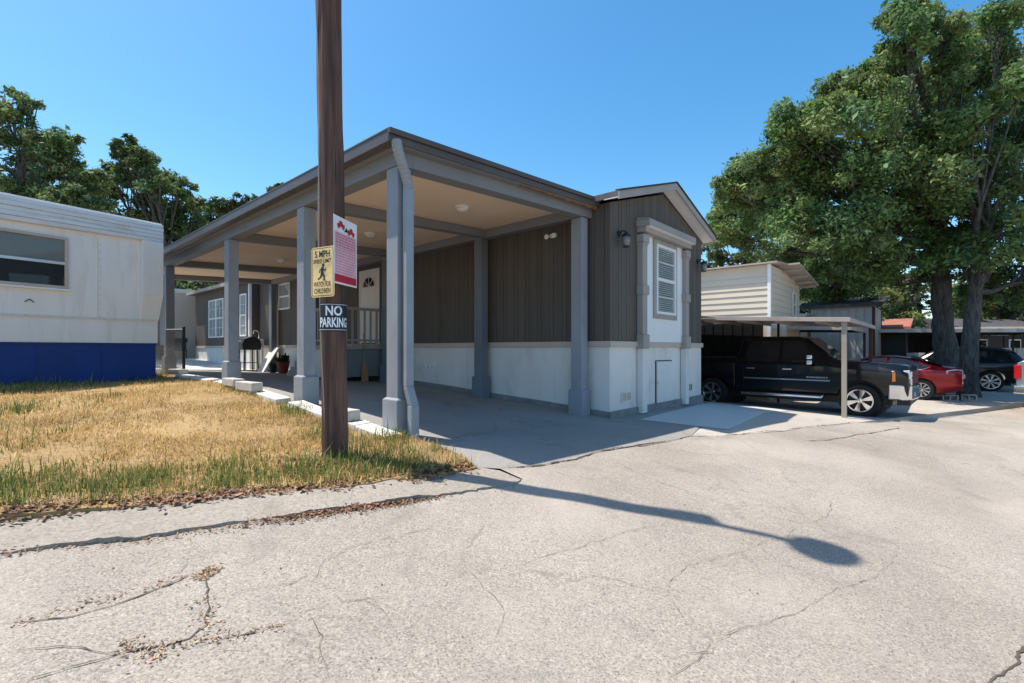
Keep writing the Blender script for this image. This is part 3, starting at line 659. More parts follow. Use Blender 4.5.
m=MB(); m.hexa([(-.25,-.3,0),(-.21,-.3,0),(-.21,.28,0),(-.25,.28,0),(.28,-.28,.86),(.32,-.28,.86),(.32,.30,.9),(.28,.30,.9)]); m.build('board',M['kerbwhite'],pa)
def pot_plant(name,label,p,mat,r,hh,leafc,nl,ln,group=None):
    t=thing(name,label,'potted plant',(p[0],p[1],tz(*p)+.008),0,group)
    m=MB(); m.lathe([(0,0),(r*.7,0),(r,hh),(r*1.08,hh),(r*1.08,hh*1.08),(r*.95,hh*1.08),(r*.9,hh*.92),(0,hh*.92)],(0,0,0),'z',18); m.build('pot',M[mat],t,'auto')
    vs=[];fs=[];cs=[]
    for i in range(nl):
        a=rng.uniform(0,6.28); l=ln*rng.uniform(.6,1.1); e=rng.uniform(.4,1.3); base=np.array([rng.normal(0,r*.3),rng.normal(0,r*.3),hh*.9])
        d=np.array([math.cos(a)*math.cos(e),math.sin(a)*math.cos(e),math.sin(e)]); sd=np.array([-math.sin(a),math.cos(a),0])*ln*.07
        p1=base+d*l*.6; p2=base+d*l+np.array([0,0,-.2*l]); n=len(vs); vs+=[base-sd*.3,base+sd*.3,p1+sd,p1-sd,p2+sd*.15,p2-sd*.15]; fs+=[(n,n+1,n+2,n+3),(n+3,n+2,n+4,n+5)]
        c=np.array(leafc)*rng.uniform(.6,1.4); cs+=[c]*6
    raw('foliage',np.array(vs),np.array(fs),M['leaf'],np.array(cs),t)
    return t
pot_plant('potted_plant','leafy green plant in a red pot against the skirting',H(-.45,12.35),'terracotta',.2,.36,(.03,.07,.02),60,.5)
pot_plant('potted_plant','small plant in a black pot beside the red pot',H(-.55,12.95),'plastic',.15,.26,(.04,.06,.03),30,.25)

# ------------------------------------------------------------------ rear addition with double windows, and the beige shed behind
gz=tz(*H(1.5,18)); ad=fr('rear_addition','sunlit grey addition with paired white windows beyond the carport','house extension',-.35,15.66,gz); oa=(-.35,15.66,gz)
U0=-.35;V1=22.5
m=MB(oa); m.box(U0+.02,3.6,15.68,V1,ZT-.02,3.8); m.build('wall',M['siding'],ad)
m=MB(oa)
for a,b in boards(15.66,V1): m.box(U0,U0+.019,a,b,ZT,3.8)
for a,b in boards(U0,0): m.box(a,b,15.661,15.68,ZT,3.8)
m.build('siding_boards',M['siding'],ad)
m=MB(oa); m.box(U0+.01,3.6,15.67,V1,-.2,ZB); m.build('skirting',M['skirt'],ad)
m=MB(oa); m.box(U0-.03,U0,15.63,V1,ZB,ZT); m.box(U0,.0-.031,15.63,15.66,ZB,ZT); m.build('belly_band',M['band'],ad)
m=MB(oa); m.box(U0-.012,U0+.08,15.645,15.66,ZT,3.8); m.box(U0-.012,U0,15.66,15.75,ZT,3.8); m.build('corner_trim',M['white'],ad)
m=MB(oa); m.hexa([(U0-.3,15.5,3.80),(3.8,15.5,3.80),(3.8,V1+.25,3.80),(U0-.3,V1+.25,3.80),(U0-.3,15.5,3.93),(1.7,15.5,4.5),(1.7,V1+.25,4.5),(U0-.3,V1+.25,3.93)]); m.build('roof',M['roof'],ad)
m=MB(oa); m.box(U0-.33,U0-.302,15.5,V1+.25,3.78,3.92); m.build('fascia',M['taupe'],ad)
def win_in(parent,off,*a,**k):
    n0=set(bpy.data.objects); w=window(parent,*a,**k); w.location=(-off[0],-off[1],-off[2]); return w
win_in(ad,oa,18.5,20.4,1.72,3.40,True,'white',None,'side',U0-.002,'curtain',1,True)
win_in(ad,oa,15.9,16.55,1.72,3.40,True,'white',None,'side',U0-.002,'curtain',0,True)
gz=tz(*H(0,24)); bs=fr('beige_shed','pale pink-beige flat roofed outbuilding behind the chain link fence','outbuilding',-1.4,22.6,gz); ob=(-1.4,22.6,gz)
m=MB(ob); m.box(-1.6,3,23.4,29,gz-.3,3.95); m.build('wall',M['beigewall'],bs)
m=MB(ob); m.box(-1.8,3.1,23.2,29.1,3.95,4.12); m.build('roof_edge',M['white'],bs,bevel=.01)
m=MB(ob); m.box(-1.7,-1.61,23.5,23.62,3.4,3.85); m.build('wall_lamp',M['white'],bs)
p=H(-1.1,22.4); bc=thing('barrel_cart','black and teal cart parked against the beige outbuilding','cart',(p[0],p[1],tz(*p)+.01),RZ)
m=MB(); m.box(-.3,.3,-.25,.25,.35,.75); m.build('tub',M['teal'],bc,bevel=.03)
m=MB(); m.box(-.33,.33,-.28,.28,.75,.95); m.tube([(-.3,-.22,0),(-.3,-.22,.4)],.03,6); m.tube([(-.3,.22,0),(-.3,.22,.4)],.03,6); m.tube([(.3,-.22,0),(.3,-.22,.4)],.03,6); m.tube([(.3,.22,0),(.3,.22,.4)],.03,6); m.build('frame',M['plastic'],bc,bevel=.01)

# ------------------------------------------------------------------ chain link fence
P0=np.array([-7.83,11.5]); P1=np.array([-9.55,11.95]); d=(P1-P0); LN=float(np.linalg.norm(d)); gz=tz(*P0)
fe=thing('chain_link_fence','short chain link fence panel beside the blue and white trailer','fence',(P0[0],P0[1],gz),math.atan2(d[1],d[0]))
for x in (0,LN):
    m=MB(); m.tube([(x,0,-.2),(x,0,1.16)],.032,10); m.lathe([(.036,1.16),(.036,1.19),(.0,1.205)],(x,0,0),'z',10); m.build('post',M['darkmetal'] if x==0 else M['galv'],fe)
m=MB(); m.tube([(0,0,1.12),(LN,0,1.12)],.022,8); m.build('top_rail',M['galv'],fe)
m=MB()
for k in np.arange(-1.1,LN,.062):
    for s in (1,-1):
        a,b=(k,k+1.08); pts=[]
        x0=max(0,k);x1=min(LN,k+1.08)
        if x1-x0<.05: continue
        z0=.03+(x0-k);z1=.03+(x1-k)
        if s<0: z0,z1=1.11-(x0-k),1.11-(x1-k)
        m.tube([(x0,.004*s,z0),(x1,.004*s,z1)],.007,3,False)
m.build('wire_mesh',M['galv'],fe)

# ------------------------------------------------------------------ white and blue trailer on the left
TD=np.array([.513,.858]); TRZ=math.atan2(TD[1],TD[0]); T0=np.array([-8.71,8.2])
tr=thing('house_trailer','old white house trailer with cobalt blue skirting on the dry lawn','trailer home',(T0[0],T0[1],0),TRZ)
X0,X1=-7.0,2.35; Z_b=1.34
m=MB(); m.box(X0,X1,0,3.5,Z_b,3.80); m.build('wall',M['trailer'],tr,bevel=.01)
m=MB()
for x in (-4.9,-3.6,1.32): m.box(x,x+.012,-.008,.002,Z_b+.45,3.36)
m.box(X0,X1,-.022,.004,1.79,1.83); m.box(X0,X1+.004,-.006,.004,1.83,1.835); m.build('trim_seam',M['creamtrim'],tr)
m=MB()
for x in (-4.86,-3.56,1.36):
    for z in np.arange(Z_b+.5,3.3,.14): m.box(x,x+.012,-.010,.001,z,z+.012)
for x in np.arange(X0+.1,X1,.16): m.box(x,x+.012,-.026,-.021,1.806,1.818)
m.build('rivets',M['galv'],tr)
m=MB(); m.box(X0+.05,X1-.03,.03,3.4,.2,Z_b); m.build('skirting',M['blue'],tr)
m=MB()
for x in np.arange(X0+.1,X1-.1,.92): m.box(x,x+.02,.018,.031,.3,Z_b-.002)
m.box(X0,X1,.005,.031,Z_b-.03,Z_b-.003); m.build('skirting_seam',M['blue'],tr)
m=MB(); nb=5
for k in range(nb):
    z0a=3.32+(3.88-3.32)*k/nb; z1a=3.32+(3.88-3.32)*(k+1)/nb; z0b=3.47+(3.84-3.47)*k/nb; z1b=3.47+(3.84-3.47)*(k+1)/nb; y=-.10-.012*(k%2)
    xa,xb=X0,X1+.06; sl=(z0b-z0a)/(2.35+0); ex=0
    m.hexa([(xa,y,z0a),(xb,y,z0b),(xb,3.6,z0b),(xa,3.6,z0a),(xa,y,z1a-.004),(xb,y,z1b-.004),(xb,3.6,z1b-.004),(xa,3.6,z1a-.004)])
rb=m.build('roof_band',M['trailerband'],tr,bevel=.006)
m=MB(); m.prism([(X0,-.05,3.885),(X1+.05,-.05,3.845),(X1+.05,1.75,4.02),(X0,1.75,4.06)],(0,0,.03)); m.prism([(X0,1.75,4.06),(X1+.05,1.75,4.02),(X1+.05,3.55,3.845),(X0,3.55,3.885)],(0,0,.03)); m.build('roof',M['trailerband'],tr)
m=MB(); xa,xb=X1-.33,X1+.02; y=-.13      # bay at the end corner, tapering under
m.hexa([(xa,y,2.35),(xb+.03,y,2.35),(xb+.03,3.4,2.35),(xa,3.4,2.35),(xa,y,3.46),(xb+.03,y,3.46),(xb+.03,3.4,3.46),(xa,3.4,3.46)])
m.hexa([(xa+.02,-.004,1.84),(xb,-.004,1.84),(xb,3.4,1.84),(xa+.02,3.4,1.84),(xa,y,2.35),(xb+.03,y,2.35),(xb+.03,3.4,2.35),(xa,3.4,2.35)]); m.build('corner_bay',M['trailer'],tr,bevel=.008)
# window
m=MB(); a,b,z0,z1=-1.6,.88,2.33,3.28; w=.05
for q in ((a,b,z0,z0+w),(a,b,z1-w,z1),(a,a+w,z0+w,z1-w),(b-w,b,z0+w,z1-w)): m.box(q[0],q[1],-.05,.0,q[2],q[3])
wn=m.build('window',M['band'],tr,bevel=.006)
m=MB(); m.box(a+w,b-w,-.045,-.02,2.77,2.82); m.build('meeting_rail',M['alu'],wn)
m=MB(); m.box(a+w,b-w,-.012,-.004,2.82,z1-w); m.build('shade',M['shade'],wn)
m=MB(); m.box(a+w,b-w,-.010,-.003,z0+w,2.77); m.build('dark_room',M['black'],wn)
m=MB(); m.box(a+w,b-w,-.028,-.024,z0+w,z1-w); m.build('pane',M['dullglass'],wn)
m=MB(); m.box(.1,.5,-.020,-.012,2.40,2.47); m.box(.52,.80,-.020,-.012,2.38,2.52); m.build('sill_clutter',M['plastic'],wn)
m=MB(); m.box(a-.03,b+.03,-.065,.0,z0-.04,z0-.002); m.build('sill',M['trailer'],wn,bevel=.005)
m=MB(); m.tube([(.30,-.012,2.05),(.36,-.02,2.10),(.42,-.012,2.05)],.008,6); m.build('hook',M['darkmetal'],tr)
m=MB(); m.box(X1+.14,X1+.26,.25,.35,1.3,2.35); m.build('sky_lit_strip',M['bluewhite'],tr,bevel=.02)  # pale blue strip: sky light on the trailer's end face, put into its colour

# ------------------------------------------------------------------ utility pole with yard lamp
PB=gp(335,461.5); pzg=tz(*PB)
up=thing('utility_pole','tall reddish brown wooden utility pole with a yard lamp, carrying three signs','utility pole',(PB[0],PB[1],pzg))
LEAN=-.0135
def pc(z): return (LEAN*z, 0.0)               # lean of the pole
m=MB(); zs=np.linspace(-.4,7.92,40); pts=[];rr=[]
for z in zs: pts.append((LEAN*z+.004*math.sin(z*3.1),.004*math.cos(z*2.3),z)); rr.append(.121-.0012*z+.002*math.sin(z*7)+.001*math.sin(z*19))
m.tube(pts,rr,28); m.build('pole_shaft',M['pole'],up,'auto')
m=MB(); m.tube([(LEAN*z-.085+.012*math.sin(z*2.2)+(.03 if z<1.0 else 0)*(1-z),-.090-.008*math.sin(z*1.7),z) for z in np.linspace(.05,6,50)],.007,6); m.build('ground_wire',M['tanpost'],up)
ax=LEAN*7.8; m=MB(); m.tube([(ax,0,7.65),(ax+.20,-.13,7.86),(ax+.40,-.26,8.14),(ax+.50,-.33,8.24)],.045,10); m.build('lamp_arm',M['galv'],up)
lx,ly,lz=ax+.60,-.40,8.20
m=MB(); m.lathe([(0,.24),(.07,.24),(.09,.12),(.12,.05),(.23,-.04),(.235,-.07),(.0,-.065)],(lx,ly,lz),'z',24); m.build('lamp_head',M['galv'],up,'auto')
m=MB(); m.lathe([(.19,-.068),(.17,-.15),(.10,-.2),(0,-.21)],(lx,ly,lz),'z',24); m.build('lamp_lens',M['opal'],up,True)
# signs: own things, hung on the pole
def sign_frame(name,label,pos,yaw): return thing(name,label,'sign',pos,yaw)
def rrect(w,h,r,y,n=5):
    p=[]
    for cx,cz,a0 in ((w/2-r,h/2-r,0),(-w/2+r,h/2-r,90),(-w/2+r,-h/2+r,180),(w/2-r,-h/2+r,270)):
        for k in range(n+1): a=R(a0+90*k/n); p.append((cx+r*math.cos(a),y,cz+r*math.sin(a)))
    return p
def put_text(par,body,size,width,cx,cz,mat,y=-.0055,name='lettering',bold=0):
    vs,fs=text_mesh(body,size,width,bold); m=MB(); m.v=[(v.x+cx,y,v.y+cz) for v in vs]; m.f=fs
    return m.build(name,mat,par)
def frame_ring(m,w,h,r,t,y):
    o=rrect(w,h,r,y);i=rrect(w-2*t,h-2*t,max(.004,r-t),y); n=len(o); m.add(o+i,[(k,(k+1)%n,n+(k+1)%n,n+k) for k in range(n)])
# yellow sign
sx,sy,sz=PB[0]+LEAN*1.85-.045,PB[1]-.128,CZ+76/F*4.62
ys=sign_frame('speed_sign','yellow speed limit sign with a running child, on the utility pole',(sx,sy,sz),R(-27))
m=MB(); m.prism(rrect(.305,.475,.03,0),(0,.004,0)); m.build('panel',M['signyellow'],ys)
m=MB(); frame_ring(m,.285,.455,.024,.006,-.003); m.build('border',M['signblack'],ys)
put_text(ys,'5 MPH',.085,.20,0,.165,M['signblack'],bold=.002)
put_text(ys,'SPEED LIMIT',.055,.235,0,.098,M['signblack'],bold=.001)
put_text(ys,'WATCH FOR',.066,.225,0,-.118,M['signblack'],bold=.001)
put_text(ys,'CHILDREN',.066,.215,0,-.182,M['signblack'],bold=.001)
m=MB()                                        # running child pictogram
def limb(pts,w): 
    for (a,b),ww in zip(zip(pts[:-1],pts[1:]),w):
        a=Vector(a);b=Vector(b);t=(b-a).normalized();nn=Vector((-t.y,t.x))*ww/2; q=[a-nn-t*ww*.3,b-nn+t*ww*.3,b+nn+t*ww*.3,a+nn-t*ww*.3]
        m.add([(p.x,-.006-len(m.v)*1e-5,p.y) for p in q],[(0,1,2,3)])
limb([(.004,.035),(-.004,-.02)],[.034]); limb([(-.002,-.018),(.028,-.045),(.022,-.078),(.036,-.08)],[.02,.014,.01]); limb([(-.004,-.018),(-.022,-.05),(-.05,-.07),(-.055,-.06)],[.02,.014,.01])
limb([(.006,.03),(.035,.012),(.05,.03)],[.013,.01]); limb([(.002,.03),(-.03,.018),(-.038,-.006)],[.013,.01])
m.add([(.014+.016*math.cos(k*.5236),-.0068,.062+.018*math.sin(k*.5236)) for k in range(12)],[tuple(range(12))]); m.build('pictogram',M['signblack'],ys)
m=MB(); m.lathe([(0,-.008),(.008,-.006),(.008,0)],(0,0,.222),'y',8); m.lathe([(0,-.008),(.008,-.006),(.008,0)],(0,0,-.222),'y',8); m.build('bolt',M['galv'],ys)
# towing sign
ts=sign_frame('towing_sign','white and red towing notice sign on the right side of the pole',(PB[0]+.115,PB[1]-.03,CZ+95/F*4.72),R(79))
m=MB(); m.prism(rrect(.42,.635,.008,0),(0,.004,0)); m.build('panel',M['signwhite'],ts)
m=MB(); m.add([(-.19,-.002,-.225),(.19,-.002,-.225),(.19,-.002,.17),(-.19,-.002,.17)],[(0,1,2,3)]); m.build('pink_field',M['signpink'],ts)
m=MB()
z=.155
for k in range(15):                           # rows of print too small to read
    x=-.18; hh=.011 if k<5 else .006
    while x<.17:
        w=rng.uniform(.012,.05); m.add([(x,-.0035,z-hh),(min(x+w,.18),-.0035,z-hh),(min(x+w,.18),-.0035,z),(x,-.0035,z)],[(0,1,2,3)]); x+=w+rng.uniform(.006,.014)
    z-=.0255
m.build('print',M['signprint'],ts)
m=MB(); m.add([(-.195,-.0032,-.30),(.195,-.0032,-.30),(.195,-.0032,-.228),(-.195,-.0032,-.228)],[(0,1,2,3)]); m.build('red_band',M['signred'],ts)
m=MB()
for s,cx in ((1,-.085),(-1,.085)):           # two small tow trucks nose to nose
    def P(a): return [(cx+s*x,-.004-.0001*len(m.v),.225+zq+(.02 if s>0 else -.012)) for x,zq in a]
    m.add(P([(-.07,-.02),(.06,-.02),(.06,.008),(.025,.012),(.01,.035),(-.03,.035),(-.035,.008),(-.07,.002)]),[tuple(range(8))])
    for wx in (-.045,.035): m.add(P([(wx+.016*math.cos(k*.7854),-.026+.016*math.sin(k*.7854)) for k in range(8)]),[tuple(range(8))])
m.build('tow_truck_mark',M['signred'],ts)
m=MB(); m.add([(-.03,-.005,.19),(.03,-.005,.20),(.004,-.005,.24)],[(0,1,2)]); m.build('hook_mark',M['signblack'],ts)
# NO PARKING plate bent round the pole
zc=CZ+(HZ-317.5)/F*4.64; hp=zc-pzg; rr0=.127; pcx=PB[0]+LEAN*hp
ns=sign_frame('no_parking_sign','black plate with white no parking lettering, bent round the pole below the other signs',(pcx,PB[1],zc),R(24))
m=MB(); n=20; a0,a1=R(-168),R(-14); hh=.132
vs=[];fs=[]
for k in range(n+1):
    a=a0+(a1-a0)*k/n
    for r_ in (rr0,rr0+.004):
        for z in (-hh,hh): vs.append((r_*math.cos(a),r_*math.sin(a),z))
for k in range(n):
    b=k*4; c=b+4
    fs+=[(b+2,c+2,c+3,b+3),(b,b+1,c+1,c),(b,c,c+2,b+2),(b+1,b+3,c+3,c+1)]
fs+=[(0,2,3,1),(n*4,n*4+1,n*4+3,n*4+2)]
m.add(vs,fs); m.build('panel',M['signblack'],ns)
def bent(body,size,width,cz,bold):
    vs,fs=text_mesh(body,size,width,bold)
    return [((rr0+.0055)*math.cos(-math.pi/2+v.x/rr0),(rr0+.0055)*math.sin(-math.pi/2+v.x/rr0),v.y+cz) for v in vs],fs
for body,w,cz in (('NO',.15,.055),('PARKING',.278,-.055)):
    m=MB(); m.v,m.f=bent(body,.125,w,cz,.0035); m.build('lettering',M['letterwhite'],ns)
m=MB()
for z in (-hh+.012,hh-.012):
    for k in range(n):
        q=[a0+.08+(a1-a0-.16)*(k+j)/n for j in (0,1)]; r_=rr0+.005
        m.add([(r_*math.cos(q[0]),r_*math.sin(q[0]),z-.002),(r_*math.cos(q[1]),r_*math.sin(q[1]),z-.002),(r_*math.cos(q[1]),r_*math.sin(q[1]),z+.002),(r_*math.cos(q[0]),r_*math.sin(q[0]),z+.002)],[(0,1,2,3)])
m.build('border',M['letterwhite'],ns)

# ------------------------------------------------------------------ neighbouring beige home
gz=tz(*H(11,1)); nh=fr('mobile_home','beige lap sided home with a flared metal roof beyond the charcoal home','mobile home',10,-.1,gz); on=(10,-.1,gz)
def nb(): return MB(on)
NW,NL=4.3,13; ZL=1.75; NT=4.02
m=nb(); m.box(10.03,10+NW,-.07,NL,gz-.3,NT); m.build('wall',M['beige'],nh)
m=nb(); z=2.20
while z<3.62: m.hexa([(9.985,-.1,z),(10.03,-.1,z),(10.03,NL,z),(9.985,NL,z),(10.012,-.1,z+.20),(10.03,-.1,z+.20),(10.03,NL,z+.20),(10.012,NL,z+.20)]); z+=.203
m.build('lap_siding',M['beige'],nh)
m=nb(); z=gz+.1
while z<NT-.2: m.hexa([(10.06,-.112,z),(10+NW,-.112,z),(10+NW,-.07,z),(10.06,-.07,z),(10.06,-.095,z+.2),(10+NW,-.095,z+.2),(10+NW,-.07,z+.2),(10.06,-.07,z+.2)]); z+=.203
m.build('front_lap_siding',M['beige'],nh)
m=nb(); m.box(9.97,10.055,-.125,-.03,gz,NT); m.build('corner_trim',M['white'],nh)
m=nb(); m.hexa([(9.83,-.35,NT+.0),(11.3,-.35,NT+.10),(11.3,NL,NT+.10),(9.83,NL,NT),(9.83,-.35,NT+.05),(11.3,-.35,NT+.15),(11.3,NL,NT+.15),(9.83,NL,NT+.05)])
m.hexa([(11.3,-.70,NT+.09),(14.6,-.70,NT-.34),(14.6,NL,NT-.34),(11.3,NL,NT+.09),(11.3,-.70,NT+.15),(14.6,-.70,NT-.28),(14.6,NL,NT-.28),(11.3,NL,NT+.15)])
m.build('roof',M['canopy'],nh)
m=nb()
for u in (11.8,12.7,13.6,14.3): zq=NT+.09-(u+.06-11.3)*.131; m=nb(); m.box(u,u+.06,-.66,-.12,zq-.10,zq-.002); m.build('rafter',M['tanpost'],nh)
window_n=win_in(nh,on,13.0,13.55,2.45,3.35,True,'creamtrim',None,'front',-.113,'curtain')

# low metal carport between the two homes
PP=np.array([7.85,11.3]); rel=PP-C0; pu,pv=float(rel@Bx),float(rel@Ax); gz=tz(*PP)
mc=fr('metal_carport','low flat metal carport on thin tan posts sheltering the black pickup','carport',pu,pv,gz); om=(pu,pv,gz)
def cz_(v): return 1.91+.052*(v-pv)
m=MB(om); ru0,ru1,rv0,rv1=4.75,11.7,pv-.02,4.2
m.hexa([(pu-.05,rv0,cz_(rv0)),(9.6,rv0,cz_(rv0)),(9.6,rv1,cz_(rv1)),(pu-.05,rv1,cz_(rv1)),(pu-.05,rv0,cz_(rv0)+.02),(9.6,rv0,cz_(rv0)+.02),(9.6,rv1,cz_(rv1)+.02),(pu-.05,rv1,cz_(rv1)+.02)])
m.hexa([(9.6,rv0,cz_(rv0)),(ru1,rv0,cz_(rv0)),(ru1,-.5,cz_(-.5)),(9.6,-.5,cz_(-.5)),(9.6,rv0,cz_(rv0)+.02),(ru1,rv0,cz_(rv0)+.02),(ru1,-.5,cz_(-.5)+.02),(9.6,-.5,cz_(-.5)+.02)])
m.hexa([(4.33,.3,cz_(.3)),(pu-.13,.3,cz_(.3)),(pu-.13,rv1,cz_(rv1)),(4.33,rv1,cz_(rv1)),(4.33,.3,cz_(.3)+.02),(pu-.13,.3,cz_(.3)+.02),(pu-.13,rv1,cz_(rv1)+.02),(4.33,rv1,cz_(rv1)+.02)])
m.build('roof_sheet',M['canopy'],mc)
m=MB(om)
for du,dz0,dz1 in ((-.12,-.06,.045),):
    m.hexa([(pu+du,rv0-.06,cz_(rv0)+dz0),(pu+du+.06,rv0-.06,cz_(rv0)+dz0),(pu+du+.06,rv1,cz_(rv1)+dz0),(pu+du,rv1,cz_(rv1)+dz0),(pu+du,rv0-.06,cz_(rv0)+dz1),(pu+du+.06,rv0-.06,cz_(rv0)+dz1),(pu+du+.06,rv1,cz_(rv1)+dz1),(pu+du,rv1,cz_(rv1)+dz1)])
m.box(pu-.06,ru1,rv0-.06,rv0-.0,cz_(rv0)-.06,cz_(rv0)+.045); m.build('edge_beam',M['canopy'],mc,bevel=.006)
m=MB(om)
for v in np.arange(pv+.6,4,.9): m.box(pu,9.5,v,v+.05,cz_(v)-.09,cz_(v)-.003)
m.build('purlin',M['tanpost'],mc)
def mpost(u,v,mat,w=.045):
    p=H(u,v); z=tz(*p); m=MB(om); m.box(u-w,u+w,v-w,v+w,z-.1,cz_(v)-.005); m.build('post',mat,mc)
mpost(pu,pv+.05,M['tanpost'],.05); mpost(pu,1.2,M['darkmetal']); mpost(pu,4.0,M['darkmetal']); mpost(ru1-.1,pv+.05,M['redmetal']); mpost(9.5,pv+2.2,M['darkmetal'],.03)
# dark tarped wall at the back of the carport
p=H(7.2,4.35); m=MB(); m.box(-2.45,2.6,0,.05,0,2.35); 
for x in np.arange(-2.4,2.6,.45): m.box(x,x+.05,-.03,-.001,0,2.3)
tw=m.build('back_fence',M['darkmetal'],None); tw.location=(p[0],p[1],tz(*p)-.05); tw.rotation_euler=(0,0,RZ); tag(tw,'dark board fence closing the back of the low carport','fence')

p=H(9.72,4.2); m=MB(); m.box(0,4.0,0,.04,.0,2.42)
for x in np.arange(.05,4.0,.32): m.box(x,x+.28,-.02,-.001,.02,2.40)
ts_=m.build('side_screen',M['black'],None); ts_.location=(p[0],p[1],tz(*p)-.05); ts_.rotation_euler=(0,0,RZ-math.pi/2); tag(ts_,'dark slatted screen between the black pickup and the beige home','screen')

# ------------------------------------------------------------------ vehicles
import bmesh
def loft(stations, name, mat, parent, cuts=(), sub=1):
    """stations: (x, zb, zbelt, ztop, wb, wbelt, wtop); mirrored closed skin, wheel arches cut away"""
    me=bpy.data.meshes.new(name); bm=bmesh.new(); rings=[]
    for x,z0,zB,z1,w0,wB,w1 in stations:
        half=[(0,z0),(w0*.85,z0),(w0,z0+.06),(wB*.995,z0+(zB-z0)*.55),(wB,zB-.03),(wB-.025,zB+.01),(w1,z1-.07),(w1-.09,z1-.012),(0,z1)]
        ring=half+[(-y,z) for y,z in half[-2:0:-1]]
        rings.append([bm.verts.new((x,y,z)) for y,z in ring])
    n=len(rings[0])
    for a,b in zip(rings[:-1],rings[1:]):
        for k in range(n): bm.faces.new((a[k],a[(k+1)%n],b[(k+1)%n],b[k]))
    bm.faces.new(rings[0]); bm.faces.new(rings[-1][::-1])
    bmesh.ops.recalc_face_normals(bm,faces=bm.faces); bm.to_mesh(me); bm.free()
    o=bpy.data.objects.new(name,me); COL.objects.link(o)
    if sub:
        md=o.modifiers.new('s','SUBSURF'); md.levels=md.render_levels=sub
    tmp=[]
    for cx,czq,r in cuts:
        b2=bmesh.new(); bmesh.ops.create_cone(b2,cap_ends=True,segments=28,radius1=r,radius2=r,depth=3.0,matrix=Matrix.Translation((cx,0,czq))@Matrix.Rotation(math.pi/2,4,'X'))
        cm_=bpy.data.meshes.new('cut'); b2.to_mesh(cm_); b2.free(); co=bpy.data.objects.new('cut',cm_); COL.objects.link(co); tmp.append(co)
        md=o.modifiers.new('c','BOOLEAN'); md.object=co; md.operation='DIFFERENCE'; md.solver='EXACT'
    dg=bpy.context.evaluated_depsgraph_get(); nm=bpy.data.meshes.new_from_object(o.evaluated_get(dg)); nm.name=name
    o.modifiers.clear(); o.data=nm
    for t in tmp: bpy.data.objects.remove(t)
    nm.materials.clear(); nm.materials.append(mat); nm.polygons.foreach_set('use_smooth',[True]*len(nm.polygons)); nm.set_sharp_from_angle(angle=R(38)); o.parent=parent
    return o
def wheel(par,x,y,r,w,rimr,side,spokes=6,rimmat='rim'):
    m=MB(); h=w/2
    m.lathe([(rimr,-h*.9),(r*.93,-h),(r,-h*.72),(r,h*.72),(r*.93,h),(rimr,h*.9)],(x,y,r),'y',32); m.f=m.f[:-2]; t=m.build('wheel',M['tyre'],par,'auto')
    m=MB(); yo=y+side*h
    m.lathe([(rimr*1.03,-side*.02),(rimr*1.02,side*.004),(rimr*.93,-side*.01),(rimr*.86,-side*.09),(0,-side*.10)],(x,yo,r),'y',32); m.f=m.f[:-2]; m.build('rim_barrel',M['plastic'],t,'auto')
    m=MB()
    m.lathe([(rimr*.99,side*.006),(rimr*.9,side*.004),(rimr*.9,-side*.03),(rimr*.99,-side*.03)],(x,yo,r),'y',32); m.f=m.f[:-2]
    for k in range(spokes):
        a=2*math.pi*k/spokes+.3; da=.5*math.pi/spokes*.95
        q=[]
        for rr_,aw in ((rimr*.18,da*1.6),(rimr*.93,da*.9)):
            for s_ in (-1,1): q.append((x+rr_*math.cos(a+s_*aw),yo-side*.012,r+rr_*math.sin(a+s_*aw)))
        q=[q[0],q[1],q[3],q[2]]; m.prism(q,(0,-side*.03,0))
    m.lathe([(0,side*.008),(rimr*.2,side*.004),(rimr*.24,-side*.03),(0,-side*.03)],(x,yo,r),'y',14)
    m.build('rim',M[rimmat],t,'auto')
def sidepoly(par,name,poly,wfun,mat,t=.012,out=.006):
    for s in (-1,1):
        m=MB(); a=[(x,s*(wfun(x,z)+out),z) for x,z in poly]; m.prism(a,(0,-s*t,0)); m.build(name,mat,par)
